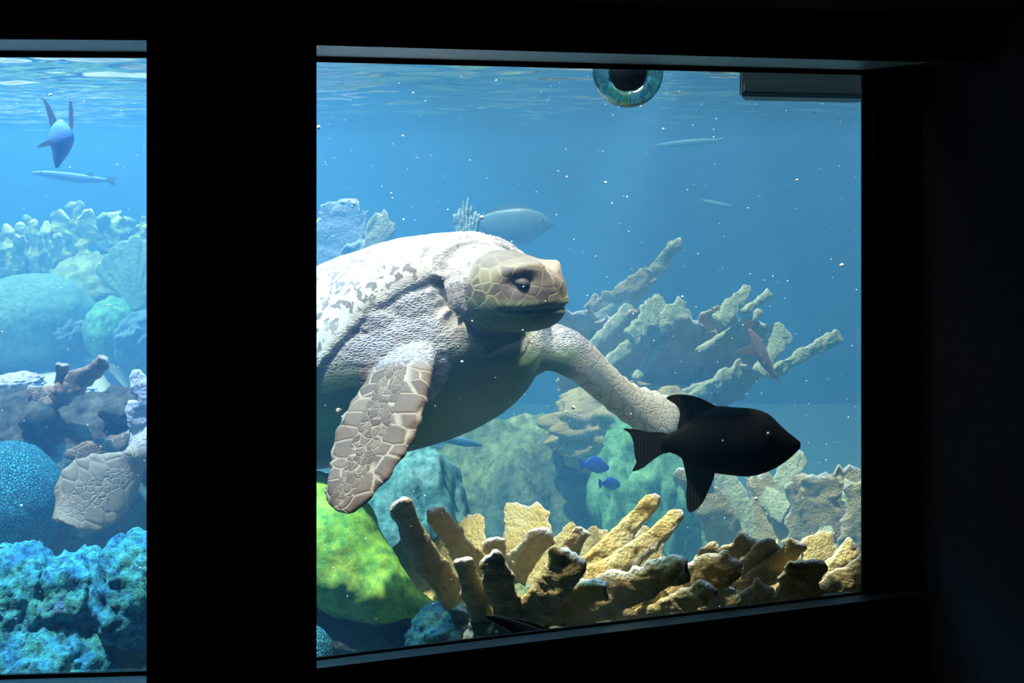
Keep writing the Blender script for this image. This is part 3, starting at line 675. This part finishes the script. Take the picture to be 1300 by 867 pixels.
# ------------------------------------------------------------------ corals
YC = coralmat('yellow_elkhorn', (.78, .56, .18), (.86, .74, .36))
YC2 = coralmat('shaded_brown_elkhorn', (.48, .35, .13), (.68, .52, .24))  # browner copy of the yellow coral, shade painted into the darker blades
GC = coralmat('green_elkhorn', (.42, .46, .22), (.62, .62, .36), s=40)
BC = coralmat('brown_branch_coral', (.26, .15, .10), (.40, .25, .17), tip=(.42, .38, .36))
def blade(px0, py0, Y0, px1, py1, Y1, w0, w1, th=.014, tipw=None, face=0., seed=0, bend=(0, 0), lump=.25, flat=2.6):
    """a flattened coral blade from base (0) to tip (1); widths in px; ragged outline, blunt growing edge"""
    a, b = P(px0, py0, Y0), P(px1, py1, Y1); m = 26
    th = th*.52; pth = []; L_ = np.linalg.norm(b-a)
    for t in np.linspace(0, 1, m):
        q = a+(b-a)*t; arch = 4*t*(1-t)
        q = q+np.array([bend[0]/ppm(Y0), 0, -bend[1]/ppm(Y0)])*arch
        w = (w0+(w1-w0)*t)/2/ppm(Y0); k = 1.; e = min(.12, w/L_*.8)
        if t > 1-e: k = max(.12, 1-((t-1+e)/e)**3.5)**.5
        pth.append([*q, w*k, th*(.55+.45*k)*(1.2-.4*t)])
    T = unit(b-a); side = unit(np.cross(T, [0, 1, 0])); side = unit(side+np.array([0, face, 0]))
    V, Fc = tube(pth, 54, 44, side, flat); V = np.array(V)
    pos = (V-a)@T/L_; lat = (V-a)@side
    s1 = seed*3.1+px0*.013
    nz = fbm(np.stack([pos*L_*16+s1, np.sign(lat)*3+s1, pos*0], 1), 3); nz2 = fbm((V+seed)*42, 3); nz3 = fbm(V*11+s1, 2)
    w_ = (w0+w1)/4/ppm(Y0); lf = np.clip(np.abs(lat)/w_, 0, 1)[:, None]
    V = V+side*(np.sign(lat)[:, None]*lf*nz[:, None]*w_*lump*1.3)+T*(fbm(np.stack([lat*26+s1, pos*0, pos*0+2.], 1), 2)*sstep(.5, 1, pos)*w_*.55)[:, None]
    V = V+np.array([0, 1., 0])*(nz3[:, None]*th*.8)
    ax = a+np.outer(pos, b-a)+np.outer(lat*.8, side); d = V-ax; d /= np.linalg.norm(d, axis=1)[:, None]+1e-6
    V = V+d*(nz2[:, None]*.0040)
    me = new_mesh('branch', V, Fc)
    tipm = np.clip(sstep(1-min(.16, .016/L_*1.), 1., pos)+sstep(.88, 1.02, np.abs(lat)/((w0+(w1-w0)*np.clip(pos, 0, 1))/2/ppm(Y0)))*.55*sstep(.3, .6, pos), 0, 1)
    at = me.attributes.new('tip', 'FLOAT', 'POINT'); at.data.foreach_set('value', np.asarray(tipm, np.float32)[:len(me.vertices)])
    return me
def rock(c, r, amp=.2, freq=3., seed=0, sub=5, rid=0., fine=.0):
    V, Fc = _ico[sub]; r = np.array(r); W = V*r
    n = fbm(V*freq+seed*7.7, 5); k = 1+amp*n
    if rid: k = k+rid*ridged(V*freq*2.+seed, 4)
    if fine: k = k+fine*fbm(V*freq*9+seed, 4, .65)
    W = W*k[:, None]+np.array(c); return new_mesh('rock', W, Fc)
def rockthing(name, label, cat, px, py, Y, rx, ry, rz, mat, kind=None, group=None, **k):
    """rx, rz in px; ry in m"""
    me = rock(P(px, py, Y), (rx/ppm(Y), ry, rz/ppm(Y)), **k); me.name = name
    return tag(recenter(obj(name, me, mat)), label, cat, group, kind)
def colony(name, label, base, blades, mat, basemesh=None, bmat=None, group=None):
    root = thing(name, label, 'coral', base, group)
    if basemesh is not None: basemesh.name = 'base'; obj('base', basemesh, bmat or mat, root)
    for i, bl in enumerate(blades):
        mt = mat; kw = {}
        if isinstance(bl[-1], dict): kw = dict(bl[-1]); bl = bl[:-1]; mt = kw.pop('mat', mat)
        obj('branch', blade(*bl, seed=i*1.7+len(label), **kw), mt, root)
    return root
# foreground elkhorn colony, centre
bm_ = rock(P(635, 790, 3.0), (70/530., .14, 40/530.), .25, 3, 2, 5, .08)
colony('elkhorn_coral', 'yellow antler coral with upright and long slanting blades, foreground centre', P(640, 830, 3.0), [
    (585, 760, 2.92, 508, 634, 2.80, 44, 26, .018, {'mat': YC2, 'bend': (-8, 6)}),
    (612, 735, 3.02, 550, 646, 2.94, 40, 24, .016, {'mat': YC2}),
    (545, 770, 3.15, 512, 684, 3.32, 52, 38, .014, {}),
    (590, 765, 3.18, 560, 682, 3.32, 52, 40, .014, {}),
    (612, 745, 3.16, 596, 656, 3.32, 44, 36, .014, {}),
    (632, 760, 3.04, 627, 684, 3.00, 30, 28, .015, {'mat': YC2}),
    (612, 785, 2.88, 588, 708, 2.80, 34, 24, .016, {'mat': YC2}),
    (645, 785, 2.86, 624, 704, 2.78, 40, 38, .018, {'mat': YC2}),
    (662, 750, 3.20, 672, 640, 3.34, 52, 62, .016, {'flat': 4}),
    (645, 765, 3.06, 695, 676, 2.98, 32, 34, .016, {'mat': YC2, 'bend': (-8, -6)}),
    (655, 790, 2.88, 724, 700, 2.80, 44, 46, .02, {'mat': YC2, 'bend': (6, 10)}),
    (685, 755, 3.10, 742, 670, 3.06, 30, 22, .013, {'mat': YC2}),
    (665, 750, 3.22, 738, 678, 3.36, 36, 44, .013, {}),
    (700, 765, 3.2, 772, 680, 3.36, 44, 50, .013, {}),
    (690, 758, 2.98, 836, 628, 3.02, 38, 20, .016, {'bend': (8, 4)}),
    (695, 762, 2.94, 866, 648, 2.98, 42, 20, .016, {'bend': (10, 8)}),
    (740, 775, 3.15, 838, 690, 3.36, 60, 60, .014, {'flat': 3.5}),
    (745, 780, 3.12, 800, 704, 3.30, 40, 56, .014, {}),
    (790, 770, 3.05, 846, 716, 3.2, 30, 30, .014, {}),
], YC, bm_, rocky('coral_foot_rock', [(.12, .2, .14), (.30, .36, .16), (.16, .2, .4)], 8, .008, 60))
colony('elkhorn_coral', 'long low coral plank with bright rim running along the bottom frame', P(760, 830, 2.92), [
    (630, 800, 2.98, 772, 745, 2.80, 62, 30, .022, {'mat': YC2, 'bend': (0, -4)}),
    (690, 800, 3.02, 872, 718, 2.84, 66, 34, .022, {'mat': YC2, 'bend': (0, -6)}),
    (760, 800, 3.06, 940, 715, 2.90, 60, 40, .022, {'mat': YC2, 'bend': (0, -4)}),
    (850, 760, 2.94, 912, 692, 3.06, 26, 24, .014, {}),
    (820, 790, 3.0, 905, 745, 2.86, 40, 30, .02, {'mat': YC2}),
], YC2)
colony('elkhorn_coral', 'yellow antler coral with short crowded blades in the bottom right corner', P(1000, 800, 3.1), [
    (880, 770, 3.24, 960, 688, 3.06, 50, 44, .016, {'mat': YC2}),
    (900, 775, 3.2, 985, 690, 3.02, 50, 30, .018, {'mat': YC2}),
    (910, 775, 3.16, 1018, 686, 2.98, 46, 24, .016, {'mat': YC2, 'bend': (4, 5)}),
    (965, 780, 3.2, 1010, 700, 3.3, 70, 60, .015, {'flat': 3.6}),
    (975, 780, 3.22, 1058, 684, 3.36, 60, 46, .015, {'flat': 3.2}),
    (1010, 770, 3.16, 1088, 690, 3.22, 36, 26, .015, {}),
    (1005, 790, 3.1, 1022, 712, 2.96, 66, 50, .02, {'mat': YC2}),
    (1000, 790, 3.12, 1120, 706, 3.02, 50, 30, .018, {'mat': YC2}),
    (1040, 795, 3.08, 1130, 735, 3.06, 50, 30, .018, {'mat': YC2}),
    (930, 790, 3.08, 978, 745, 3.04, 50, 40, .018, {'mat': YC2}),
    (880, 800, 3.06, 930, 745, 3.02, 50, 40, .018, {'mat': YC2}),
], YC, rock(P(1010, 820, 3.16), (110/500., .12, 45/500.), .2, 3, 5, 5, .08), YC2)
# middle-distance antler coral on the right, fanning up from lower left
fan = []
for x0, y0, x1, y1, w0, w1 in [(742, 490, 726, 396, 66, 60), (770, 510, 775, 404, 50, 44), (775, 515, 826, 402, 60, 60), (800, 530, 880, 408, 76, 60), (830, 535, 935, 398, 84, 60),
                               (850, 535, 972, 414, 70, 44), (850, 540, 958, 470, 56, 30), (800, 540, 900, 500, 60, 40)]:
    fan.append((x0, y0, 6.75, x1, y1, 6.35, w0, w1, .03, {'mat': YC2, 'lump': .3, 'flat': 4}))
for x0, y0, x1, y1, w0, w1 in [(735, 455, 802, 390, 10, 22), (768, 462, 872, 388, 12, 34), (800, 430, 842, 382, 22, 34), (806, 482, 846, 426, 10, 18), (886, 446, 967, 396, 8, 13), (912, 410, 951, 364, 24, 16),
                               (944, 396, 978, 372, 8, 13), (962, 474, 996, 416, 18, 36), (975, 476, 1067, 424, 15, 20), (875, 505, 946, 466, 12, 26), (815, 520, 905, 488, 10, 16)]:
    fan.append((x0, y0, 6.15, x1, y1, 6.4, w0, w1, .028, {'lump': .3}))
colony('elkhorn_coral', 'hazy antler coral fanning up to the right behind the black fish', P(790, 600, 6.2), fan, GC,
       rock(P(800, 545, 6.25), (95/256., .2, 52/256.), .3, 2.5, 8, 5, .06), YC2)
colony('elkhorn_coral', 'single tall hazy coral blade rising alone in mid water', P(757, 520, 7.18), [
    (735, 470, 7.18, 770, 380, 7.12, 60, 40, .03, {'mat': YC2}), (755, 415, 7.12, 862, 305, 7.05, 30, 16, .022, {'mat': GC, 'bend': (2, 8)}), (760, 400, 7.13, 830, 345, 7.05, 40, 22, .03, {'mat': YC2})], GC)
colony('elkhorn_coral', 'broad hazy coral plates between the black fish and right frame', P(1000, 760, 5.12), [
    (960, 740, 5.12, 868, 590, 5.06, 70, 30, .03, {'mat': YC2}), (975, 700, 5.25, 905, 585, 5.37, 40, 26, .02, {}), (1010, 740, 5.12, 960, 600, 5.25, 60, 36, .02, {'mat': YC2}),
    (985, 660, 5.18, 1010, 570, 5.37, 30, 36, .02, {}), (1030, 760, 5.00, 1036, 600, 5.00, 90, 66, .035, {'mat': YC2, 'flat': 4}), (1075, 760, 5.06, 1078, 592, 5.12, 80, 52, .035, {'mat': YC2, 'flat': 4}),
    (1090, 740, 4.88, 1108, 610, 4.88, 70, 60, .03, {'mat': YC2}), (1060, 720, 4.88, 1046, 662, 5.00, 16, 20, .016, {}), (1075, 640, 4.94, 1082, 612, 5.00, 16, 20, .016, {}),
    (1000, 650, 5.12, 960, 622, 5.25, 34, 22, .018, {})], GC, rock(P(1010, 760, 5.2), (130/310., .2, 60/310.), .25, 2.5, 12, 5, .06), YC2)
BLU = coralmat('blue_white_plate', (.35, .50, .66), (.55, .66, .76), s=30)
colony('plate_coral', 'pale blue coral plate rising behind the turtle shell by the pillar', P(420, 420, 6.62), [
    (405, 400, 6.62, 442, 258, 6.69, 110, 56, .03, {'flat': 4}), (385, 400, 6.75, 405, 278, 6.75, 110, 40, .03, {}), (450, 400, 6.50, 470, 310, 6.50, 90, 60, .03, {})], BLU)
colony('plate_coral', 'rounded olive coral blade standing behind the turtle shell', P(480, 400, 6.50), [(470, 400, 6.44, 484, 272, 6.50, 44, 36, .03, {'flat': 3})], GC)
FAN = coralmat('pale_sea_plume', (.42, .56, .48), (.55, .66, .55), s=40)
rt = thing('sea_plume', 'small feathery sea plume rising behind the turtle', 'coral', P(592, 330, 5.0))
for k in range(7):
    xx = 578+k*5; tp_ = 262-12*math.exp(-((k-2.5)/1.6)**2)+abs(k-3)*4
    s = [[*P(590+(k-3)*1.2, 330, 5.0), .012, .012], [*P(xx*.6+591*.4, 300, 5.), .012, .01], [*P(xx, 275, 5.), .010, .008], [*P(xx+1, tp_, 5.), .003, .003]]
    V, Fc = tube(s, 26, 8, [1, 0, 0]); V = np.array(V)+.004*fbm(np.array(V)*60, 2)[:, None]; obj('branch', new_mesh('branch', V, Fc), FAN, rt)

# ------------------------------------------------------------------ rocks and reef
GREEN = rocky('green_algae_rock', [(.10, .42, .10), (.28, .60, .08), (.42, .66, .12)], 5, .004, 35, dark=.7)
TEAL = rocky('teal_rock', [(.10, .30, .26), (.20, .46, .40), (.40, .52, .44)], 5, .010, 25)
OLIVE = rocky('olive_rock', [(.16, .22, .12), (.34, .42, .18), (.50, .52, .26)], 6, .012, 22)
BLUE = rocky('blue_encrusted_rock', [(.02, .10, .34), (.04, .36, .62), (.08, .55, .50), (.14, .16, .5)], 9, .018, 45, dark=.3)
BROWN = rocky('brown_rock', [(.10, .08, .06), (.20, .15, .11), (.26, .22, .18)], 6, .01, 30)
BRAIN = rocky('brain_coral', [(.06, .40, .55), (.10, .52, .62)], 6, .012, 60, maze=120)
BRAIN2 = rocky('dull_brain_coral', [(.14, .30, .26), (.26, .44, .34)], 4, .012, 40)
DARKR = rocky('shade_painted_rock', [(.04, .07, .08), (.08, .12, .12), (.10, .14, .10)], 7, .01, 40)  # dark pigments stand for shade in cavities and gaps between rocks
# big green mound front left of the large window: overhanging smooth boulder
gm = voxel('green_mound', [tube([[*P(385, 610, 3.30), .05, .06], [*P(395, 640, 3.26), .10, .12], [*P(412, 680, 3.2), .135, .16], [*P(445, 725, 3.14), .12, .14], [*P(492, 752, 3.1), .075, .09], [*P(530, 766, 3.08), .035, .045], [*P(550, 772, 3.06), .012, .015]], 28, 36, [.75, 0, .65]),
     blob(P(370, 690, 3.25), (.16, .2, .17))], .010, 14, .6)
v = co(gm); setco(gm, v+nrm(gm)*(.012*fbm(v*7, 4)+.003*fbm(v*40, 3))[:, None])
tag(recenter(obj('algae_boulder', gm, GREEN)), 'smooth bright green boulder beside the pillar under the near flipper', 'rock')
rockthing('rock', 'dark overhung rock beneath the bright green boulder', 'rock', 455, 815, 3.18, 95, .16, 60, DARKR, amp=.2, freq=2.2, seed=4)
rockthing('brain_coral', 'blue brain coral in the bottom left corner of the large window', 'coral', 385, 850, 2.92, 42, .1, 56, BRAIN, amp=.04, freq=1.5, seed=6)
rockthing('rock', 'small speckled green and blue rock at the foot of the antler coral', 'rock', 575, 812, 2.98, 58, .1, 46, rocky('speckled_rock', [(.10, .12, .35), (.20, .40, .14), (.45, .42, .55)], 16, .01, 70), amp=.15, freq=3, seed=9, fine=.03)
# centre background
rockthing('boulder', 'hazy cyan rock lit from above behind the near flipper tip', 'rock', 520, 690, 4.8, 75, .3, 125, TEAL, amp=.18, freq=2.2, seed=11, fine=.03)
rockthing('boulder', 'large dim rock bank in the haze below the turtle belly', 'rock', 655, 700, 6.6, 135, .5, 175, OLIVE, amp=.15, freq=2., seed=15, fine=.02)
rockthing('boulder', 'hazy green boulder behind the black fish tail', 'rock', 825, 640, 6.0, 68, .35, 125, rocky('green_boulder', [(.14, .40, .18), (.26, .55, .24), (.4, .6, .36)], 5, .01, 25), amp=.22, freq=2.4, seed=19, fine=.03)
rockthing('boulder', 'low hazy rock spreading behind the coral at right', 'rock', 930, 760, 7.2, 120, .4, 100, OLIVE, amp=.2, freq=2.4, seed=22, fine=.03)
# left window foreground
br = rock(P(8, 640, 3.78), (72/423., .17, 80/423.), .03, 1.6, 3, 6)
tag(recenter(obj('brain_coral', br, BRAIN)), 'large domed blue brain coral at the left edge of the small window', 'coral')
ledge = voxel('table_coral', [tube([[*P(-40, 566, 4.0), .13, .16], [*P(10, 552, 4.0), .12, .16], [*P(60, 554, 4.0), .11, .15], [*P(110, 550, 4.02), .10, .15], [*P(160, 546, 4.04), .11, .15], [*P(215, 540, 4.06), .10, .14]], 26, 32, [0, -.75, .8], 3.),
     blob(P(50, 530, 3.88), (.05, .06, .05)), blob(P(160, 522, 3.92), (.08, .08, .045))], .009, 6, .5)
v = co(ledge); setco(ledge, v+nrm(ledge)*(.030*fbm(v*6, 4)+.007*fbm(v*35, 3))[:, None])
tag(recenter(obj('reef_ledge', ledge, rocky('ledge_rock', [(.05, .05, .04), (.09, .08, .06), (.16, .14, .11)], 8, .01, 30))), 'dark overhanging reef ledge with pale top above the brain coral', 'rock')
colony('branch_coral', 'brown stubby branching coral on top of the dark reef ledge', P(60, 520, 3.9), [
    (45, 515, 3.95, 136, 457, 3.7, 40, 16, .026, {'bend': (4, 2)}), (82, 495, 3.9, 78, 462, 3.82, 24, 18, .022, {}), (60, 520, 3.88, 40, 490, 3.88, 26, 20, .022, {})], BC)
colony('branch_coral', 'pale knobbly coral beside the pillar at the end of the ledge', P(178, 560, 3.85), [
    (186, 560, 3.85, 176, 505, 3.85, 40, 30, .03, {'lump': .4}), (188, 515, 3.85, 170, 472, 3.85, 30, 18, .024, {'lump': .4})], coralmat('pale_knobs', (.34, .32, .42), (.6, .56, .62)))
rockthing('rock', 'small pale rock behind the ledge in the small window', 'rock', 25, 486, 4.6, 30, .08, 13, plain('pale_rock', (.5, .42, .4), .9, .1, nscale=12, bump=.004), amp=.2, freq=3, seed=31)
rockthing('rock', 'flat pale stone just right of the brown branching coral', 'rock', 95, 500, 4.4, 26, .08, 12, plain('pale_stone', (.45, .45, .42), .9, .1, nscale=12, bump=.004), amp=.2, freq=3, seed=33)
rg = voxel('encrusted_rock', [blob(P(25, 806, 2.98), (.16, .14, .20)), blob(P(88, 772, 3.0), (.11, .13, .13)), blob(P(168, 748, 2.96), (.08, .11, .11)), blob(P(60, 860, 2.9), (.16, .14, .12)), blob(P(-60, 765, 3.), (.14, .14, .13)),
       blob(P(130, 860, 3.02), (.2, .12, .12))], .0085, 5, .5)
v = co(rg); setco(rg, v+nrm(rg)*(.030*fbm(v*8, 4)+.012*ridged(v*24, 3)+.010*fbm(v*70, 2))[:, None])
tag(recenter(obj('encrusted_rock', rg, BLUE)), 'rough blue crusted rock filling the bottom of the small window', 'rock')
rockthing('rock', 'rock painted dark for shade between brain coral and blue crusted rock', 'rock', 60, 640, 3.9, 190, .10, 85, DARKR, amp=.2, freq=2.5, seed=37)
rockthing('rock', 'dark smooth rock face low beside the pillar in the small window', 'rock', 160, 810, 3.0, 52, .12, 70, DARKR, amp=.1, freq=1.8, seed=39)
# left window background reef
YGC = coralmat('yellow_green_pillar', (.38, .42, .12), (.62, .60, .22), s=22, tip=(.75, .72, .3)); OGC = coralmat('olive_pillar', (.14, .22, .12), (.32, .38, .16), s=22, tip=(.6, .6, .26))
rockthing('brain_coral', 'broad pale turquoise boulder coral in the far reef', 'coral', 38, 410, 7.4, 78, .6, 62, BRAIN2, amp=.05, freq=1.6, seed=41)
rockthing('brain_coral', 'rounded green coral head right of the turquoise boulder coral', 'coral', 142, 418, 7.3, 30, .3, 40, rocky('green_head', [(.14, .42, .26), (.2, .5, .3)], 4, .01, 30), amp=.12, freq=2., seed=43)
rockthing('boulder', 'dim violet rock low in front of the far reef', 'rock', 88, 425, 7.2, 20, .2, 22, plain('violet_rock', (.10, .14, .20), .9, .1, bump=.01, bscale=20), amp=.2, freq=2.5, seed=45)
rockthing('boulder', 'olive mound rising behind the turquoise boulder coral', 'rock', 112, 385, 8.0, 62, .5, 60, OLIVE, amp=.15, freq=2.4, seed=47, fine=.03)
rockthing('boulder', 'long far reef bank across the back of the small window', 'rock', 60, 430, 8.8, 190, .6, 110, OLIVE, amp=.2, freq=2.8, seed=49, rid=.05, fine=.04)
rockthing('boulder', 'dim violet-blue rock by the pillar at the far reef foot', 'rock', 178, 430, 7.1, 26, .3, 34, plain('blue_violet_rock', (.1, .2, .26), .9, .1, bump=.01, bscale=20), amp=.2, freq=2.5, seed=51)
for i, (x, y, w, h, lab) in enumerate([(10, 330, 34, 44, 'yellow-tipped coral stack at the left edge of the far reef'), (37, 330, 20, 60, 'narrow pointed coral pillar second from left on the far reef'), (62, 330, 26, 50, 'yellowish coral stack left of the tallest far pillar'),
        (92, 330, 42, 74, 'tall broad dark coral pillar in the middle of the far reef'), (148, 330, 36, 68, 'tall green coral pillar with bright yellow tip on the far reef'), (182, 330, 18, 56, 'thin bluish coral pillar beside the pillar edge')]):
    Yk = 7.9+.1*i
    blades = [(x+(j-1)*w*.28, y+25, Yk, x+(j-1)*w*.42+random.uniform(-3, 3), y-h+8*abs(j-1)+random.uniform(0, 8), Yk+.1*(j % 2), w*.55, w*.45, .07, {'lump': .6, 'mat': YGC if (i+j) % 2 else OGC}) for j in range(3)]
    colony('pillar_coral', lab, P(x, y+30, Yk), blades, YGC, group='pillar corals along the far reef')
sf = thing('sea_fan', 'green sea fan spread beside the pillar on the far reef', 'coral', P(170, 400, 7.4))
SFM = coralmat('green_fan', (.30, .50, .26), (.42, .6, .34), s=20)
for k in range(9):
    an = math.radians(-38+k*9.5); L = 88-abs(k-4)*5
    s = [[*P(172, 395, 7.4), .03, .02], [*P(172+math.sin(an)*L*.5, 395-math.cos(an)*L*.5, 7.4), .03, .015], [*P(172+math.sin(an)*L, 395-math.cos(an)*L, 7.42), .045, .01], [*P(172+math.sin(an)*(L+8), 395-math.cos(an)*(L+8), 7.42), .01, .005]]
    V, Fc = tube(s, 20, 10, [1, 0, .2]); obj('branch', new_mesh('branch', V, Fc), SFM, sf)

# ------------------------------------------------------------------ fittings in the tank
CH = M('refraction_tinted_glass'); CH.n.remove(CH.b); g_ = CH.N('ShaderNodeBsdfGlass'); g_.inputs['IOR'].default_value = 1.5; g_.inputs['Roughness'].default_value = .0; g_.inputs[0].default_value = (.9, 1, .98, 1)
CH.L(CH.ramp(CH.noise(CH.coord(), 20, 3, .55, 2.5), [(.36, (.95, .85, .5)), (.45, (.2, .8, .62)), (.52, (.95, 1, 1)), (.60, (.12, .5, .6)), (.68, (1, .8, .7))]), g_.inputs[0])  # coloured refraction painted into the glass as noise tints
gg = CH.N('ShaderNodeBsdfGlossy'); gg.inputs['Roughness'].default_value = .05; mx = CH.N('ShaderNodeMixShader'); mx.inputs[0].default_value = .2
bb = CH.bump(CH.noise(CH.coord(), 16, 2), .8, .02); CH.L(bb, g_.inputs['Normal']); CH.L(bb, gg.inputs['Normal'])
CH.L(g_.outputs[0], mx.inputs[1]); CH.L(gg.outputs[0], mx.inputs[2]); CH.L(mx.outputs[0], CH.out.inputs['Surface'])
RY = 2.86; rc = P(797, 92, RY); rad = 45/ppm(RY); rin = 23/ppm(RY)
rt = thing('round_fixture', 'round mirrored ring fixture with black centre hanging at the top of the glass', 'fixture', rc)
R = []
for a in np.linspace(0, 2*math.pi, 49)[:-1]:
    ring = []
    for b in np.linspace(0, 2*math.pi, 25)[:-1]:
        rr = (rad+rin)/2+(rad-rin)/2*math.cos(b); ring.append(rc+np.array([math.cos(a)*rr, math.sin(b)*(rad-rin)*.5, math.sin(a)*rr]))
    R.append(ring)
n = 24; V = [p for r in R for p in r]; Fc = [(i*n+j, i*n+(j+1) % n, ((i+1) % 48)*n+(j+1) % n, ((i+1) % 48)*n+j) for i in range(48) for j in range(n)]
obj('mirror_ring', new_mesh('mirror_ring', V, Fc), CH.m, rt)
s = [[*(rc+np.array([0, -.01, 0])), rin*1.02, rin*1.02], [*(rc+np.array([0, .02, 0])), rin*1.05, rin*1.05], [*(rc+np.array([0, .06, 0])), rin*.8, rin*.8]]
V, Fc = tube(s, 10, 40, [1, 0, 0]); obj('housing', new_mesh('housing', V, Fc), GASKET, rt)
s = [[*(rc+np.array([0, .045, 0])), .012, .012], [*(rc+np.array([0, .045, .3])), .012, .012]]
V, Fc = tube(s, 4, 16, [1, 0, 0]); obj('stem', new_mesh('stem', V, Fc), GASKET, rt)
bx = thing('intake_box', 'dark rectangular box under the surface in the top right corner', 'box', P(1020, 110, 3.1))
DB = plain('dark_green_plastic', (.035, .06, .058), .5, .4)
a, b = P(939, 122, 3.02), P(1125, 129, 3.16)
z0 = a[2]
V, Fc = prism([(a[0], a[1]), (b[0], b[1]), (b[0]-.02, b[1]+.22), (a[0]*(a[1]+.22)/a[1]+.008, a[1]+.22)], z0, SURF+.12)
me = new_mesh('shell', V, Fc, False)
bmm = bmesh.new(); bmm.from_mesh(me); bmesh.ops.bevel(bmm, geom=bmm.edges[:], offset=.006, segments=3, affect='EDGES'); bmm.to_mesh(me); bmm.free()
obj('shell', me, DB, bx)
V, Fc = prism([(a[0]+.01, a[1]-.012), (b[0], b[1]-.012), (b[0], b[1]+.01), (a[0]+.01, a[1]+.01)], z0+.012, z0+.03); obj('lip', new_mesh('lip', V, Fc, False), DB, bx)

# drifting specks
V, Fc = [], []; v0, f0 = ico(1)
rs = np.random.RandomState(5)
for k in range(700):
    px = rs.uniform(2, 184) if rs.rand() < .15 else rs.uniform(404, 1090)
    py = rs.uniform(90, 790); Y = gY(px)+.08+rs.exponential(.9); r = rs.uniform(.0007, .0020)*(1+(rs.rand() < .06)*1.5)
    c = P(px, py, Y); o = len(V); V += list(v0*r*np.array([rs.uniform(.7, 1.6), 1, rs.uniform(.6, 1.2)])+c); Fc += [tuple(i+o for i in q) for q in f0]
tag(obj('drifting_particles', new_mesh('drifting_particles', V, Fc), plain('white_speck', (.9, .9, .85), .8)), 'fine white specks drifting in the tank water', 'particles', kind='stuff')

# ------------------------------------------------------------------ light
def sun(name, d, e, col, ang):
    l = bpy.data.lights.new(name, 'SUN'); l.energy = e; l.color = col; l.angle = math.radians(ang)
    o = bpy.data.objects.new(name, l); C.objects.link(o); o.rotation_euler = Vector(d).to_track_quat('-Z', 'Y').to_euler(); return o
def area(name, loc, tgt, e, col, sz):
    l = bpy.data.lights.new(name, 'AREA'); l.energy = e; l.color = col; l.size = sz; l.shape = 'DISK'
    o = bpy.data.objects.new(name, l); C.objects.link(o); o.location = loc
    o.rotation_euler = (Vector(tgt)-Vector(loc)).to_track_quat('-Z', 'Y').to_euler(); return o
sun('sun', (.27, .15, -.945), 10.5, (1, .91, .76), 1.5)
area('tank_lamp_blue', (-1.5, 3.5, 2.8), (-1.1, 3.0, .6), 170, (.12, .55, 1), .5)
area('added_front_fill', tuple(off(O2, e2, .15, -.16))+(1.95,), tuple(off(O2, e2, .25, -.25))+(.5,), 4, (.85, .95, 1), .3)  # unseen fill added behind the wall top to brighten the front corals
area('added_front_fill', tuple(off(O2, e2, .62, -.16))+(1.95,), tuple(off(O2, e2, .8, -.25))+(.5,), 7, (.9, .95, 1), .3)  # second added fill, further right, also out of view
area('added_reef_fill', (-2.6, 8, 3.6), (-2.4, 8, .5), 420, (.85, 1, .62), 2.0)  # unseen greenish light added over the far reef
l = bpy.data.lights.new('added_coral_spot', 'SPOT'); l.energy = 210; l.color = (1, .95, .8); l.spot_size = math.radians(20); l.spot_blend = .4; l.shadow_soft_size = .06  # unseen narrow spot added to light corals the turtle shades
o = bpy.data.objects.new('added_coral_spot', l); C.objects.link(o); o.location = (.42, 3.0, 1.95); o.rotation_euler = (Vector((.0, 3.26, .55))-Vector(o.location)).to_track_quat('-Z', 'Y').to_euler()
w = bpy.data.worlds.new('World'); bpy.context.scene.world = w; w.use_nodes = True
bg = w.node_tree.nodes['Background']; bg.inputs[0].default_value = (.45, .72, 1, 1); bg.inputs[1].default_value = 1.0

cam = bpy.data.cameras.new('Camera'); cam.sensor_width = 36; cam.lens = 36*F/1300; cam.shift_y = -(433.5-HY)/1300; cam.clip_start = .01; cam.clip_end = 60
co_ = bpy.data.objects.new('Camera', cam); C.objects.link(co_); co_.location = (0, 0, EYE); co_.rotation_euler = (math.pi/2, 0, 0)
sc = bpy.context.scene; sc.camera = co_
sc.view_settings.view_transform = 'Standard'; sc.view_settings.look = 'None'; sc.view_settings.exposure = .1; sc.view_settings.gamma = 1; sc.view_settings.use_curve_mapping = False
sc.render.engine = 'CYCLES'; cy = sc.cycles
cy.max_bounces = 8; cy.diffuse_bounces = 2; cy.glossy_bounces = 4; cy.transmission_bounces = 4; cy.volume_bounces = 1; cy.transparent_max_bounces = 16
cy.use_denoising = True; cy.sample_clamp_indirect = 6; cy.caustics_reflective = False; cy.caustics_refractive = False
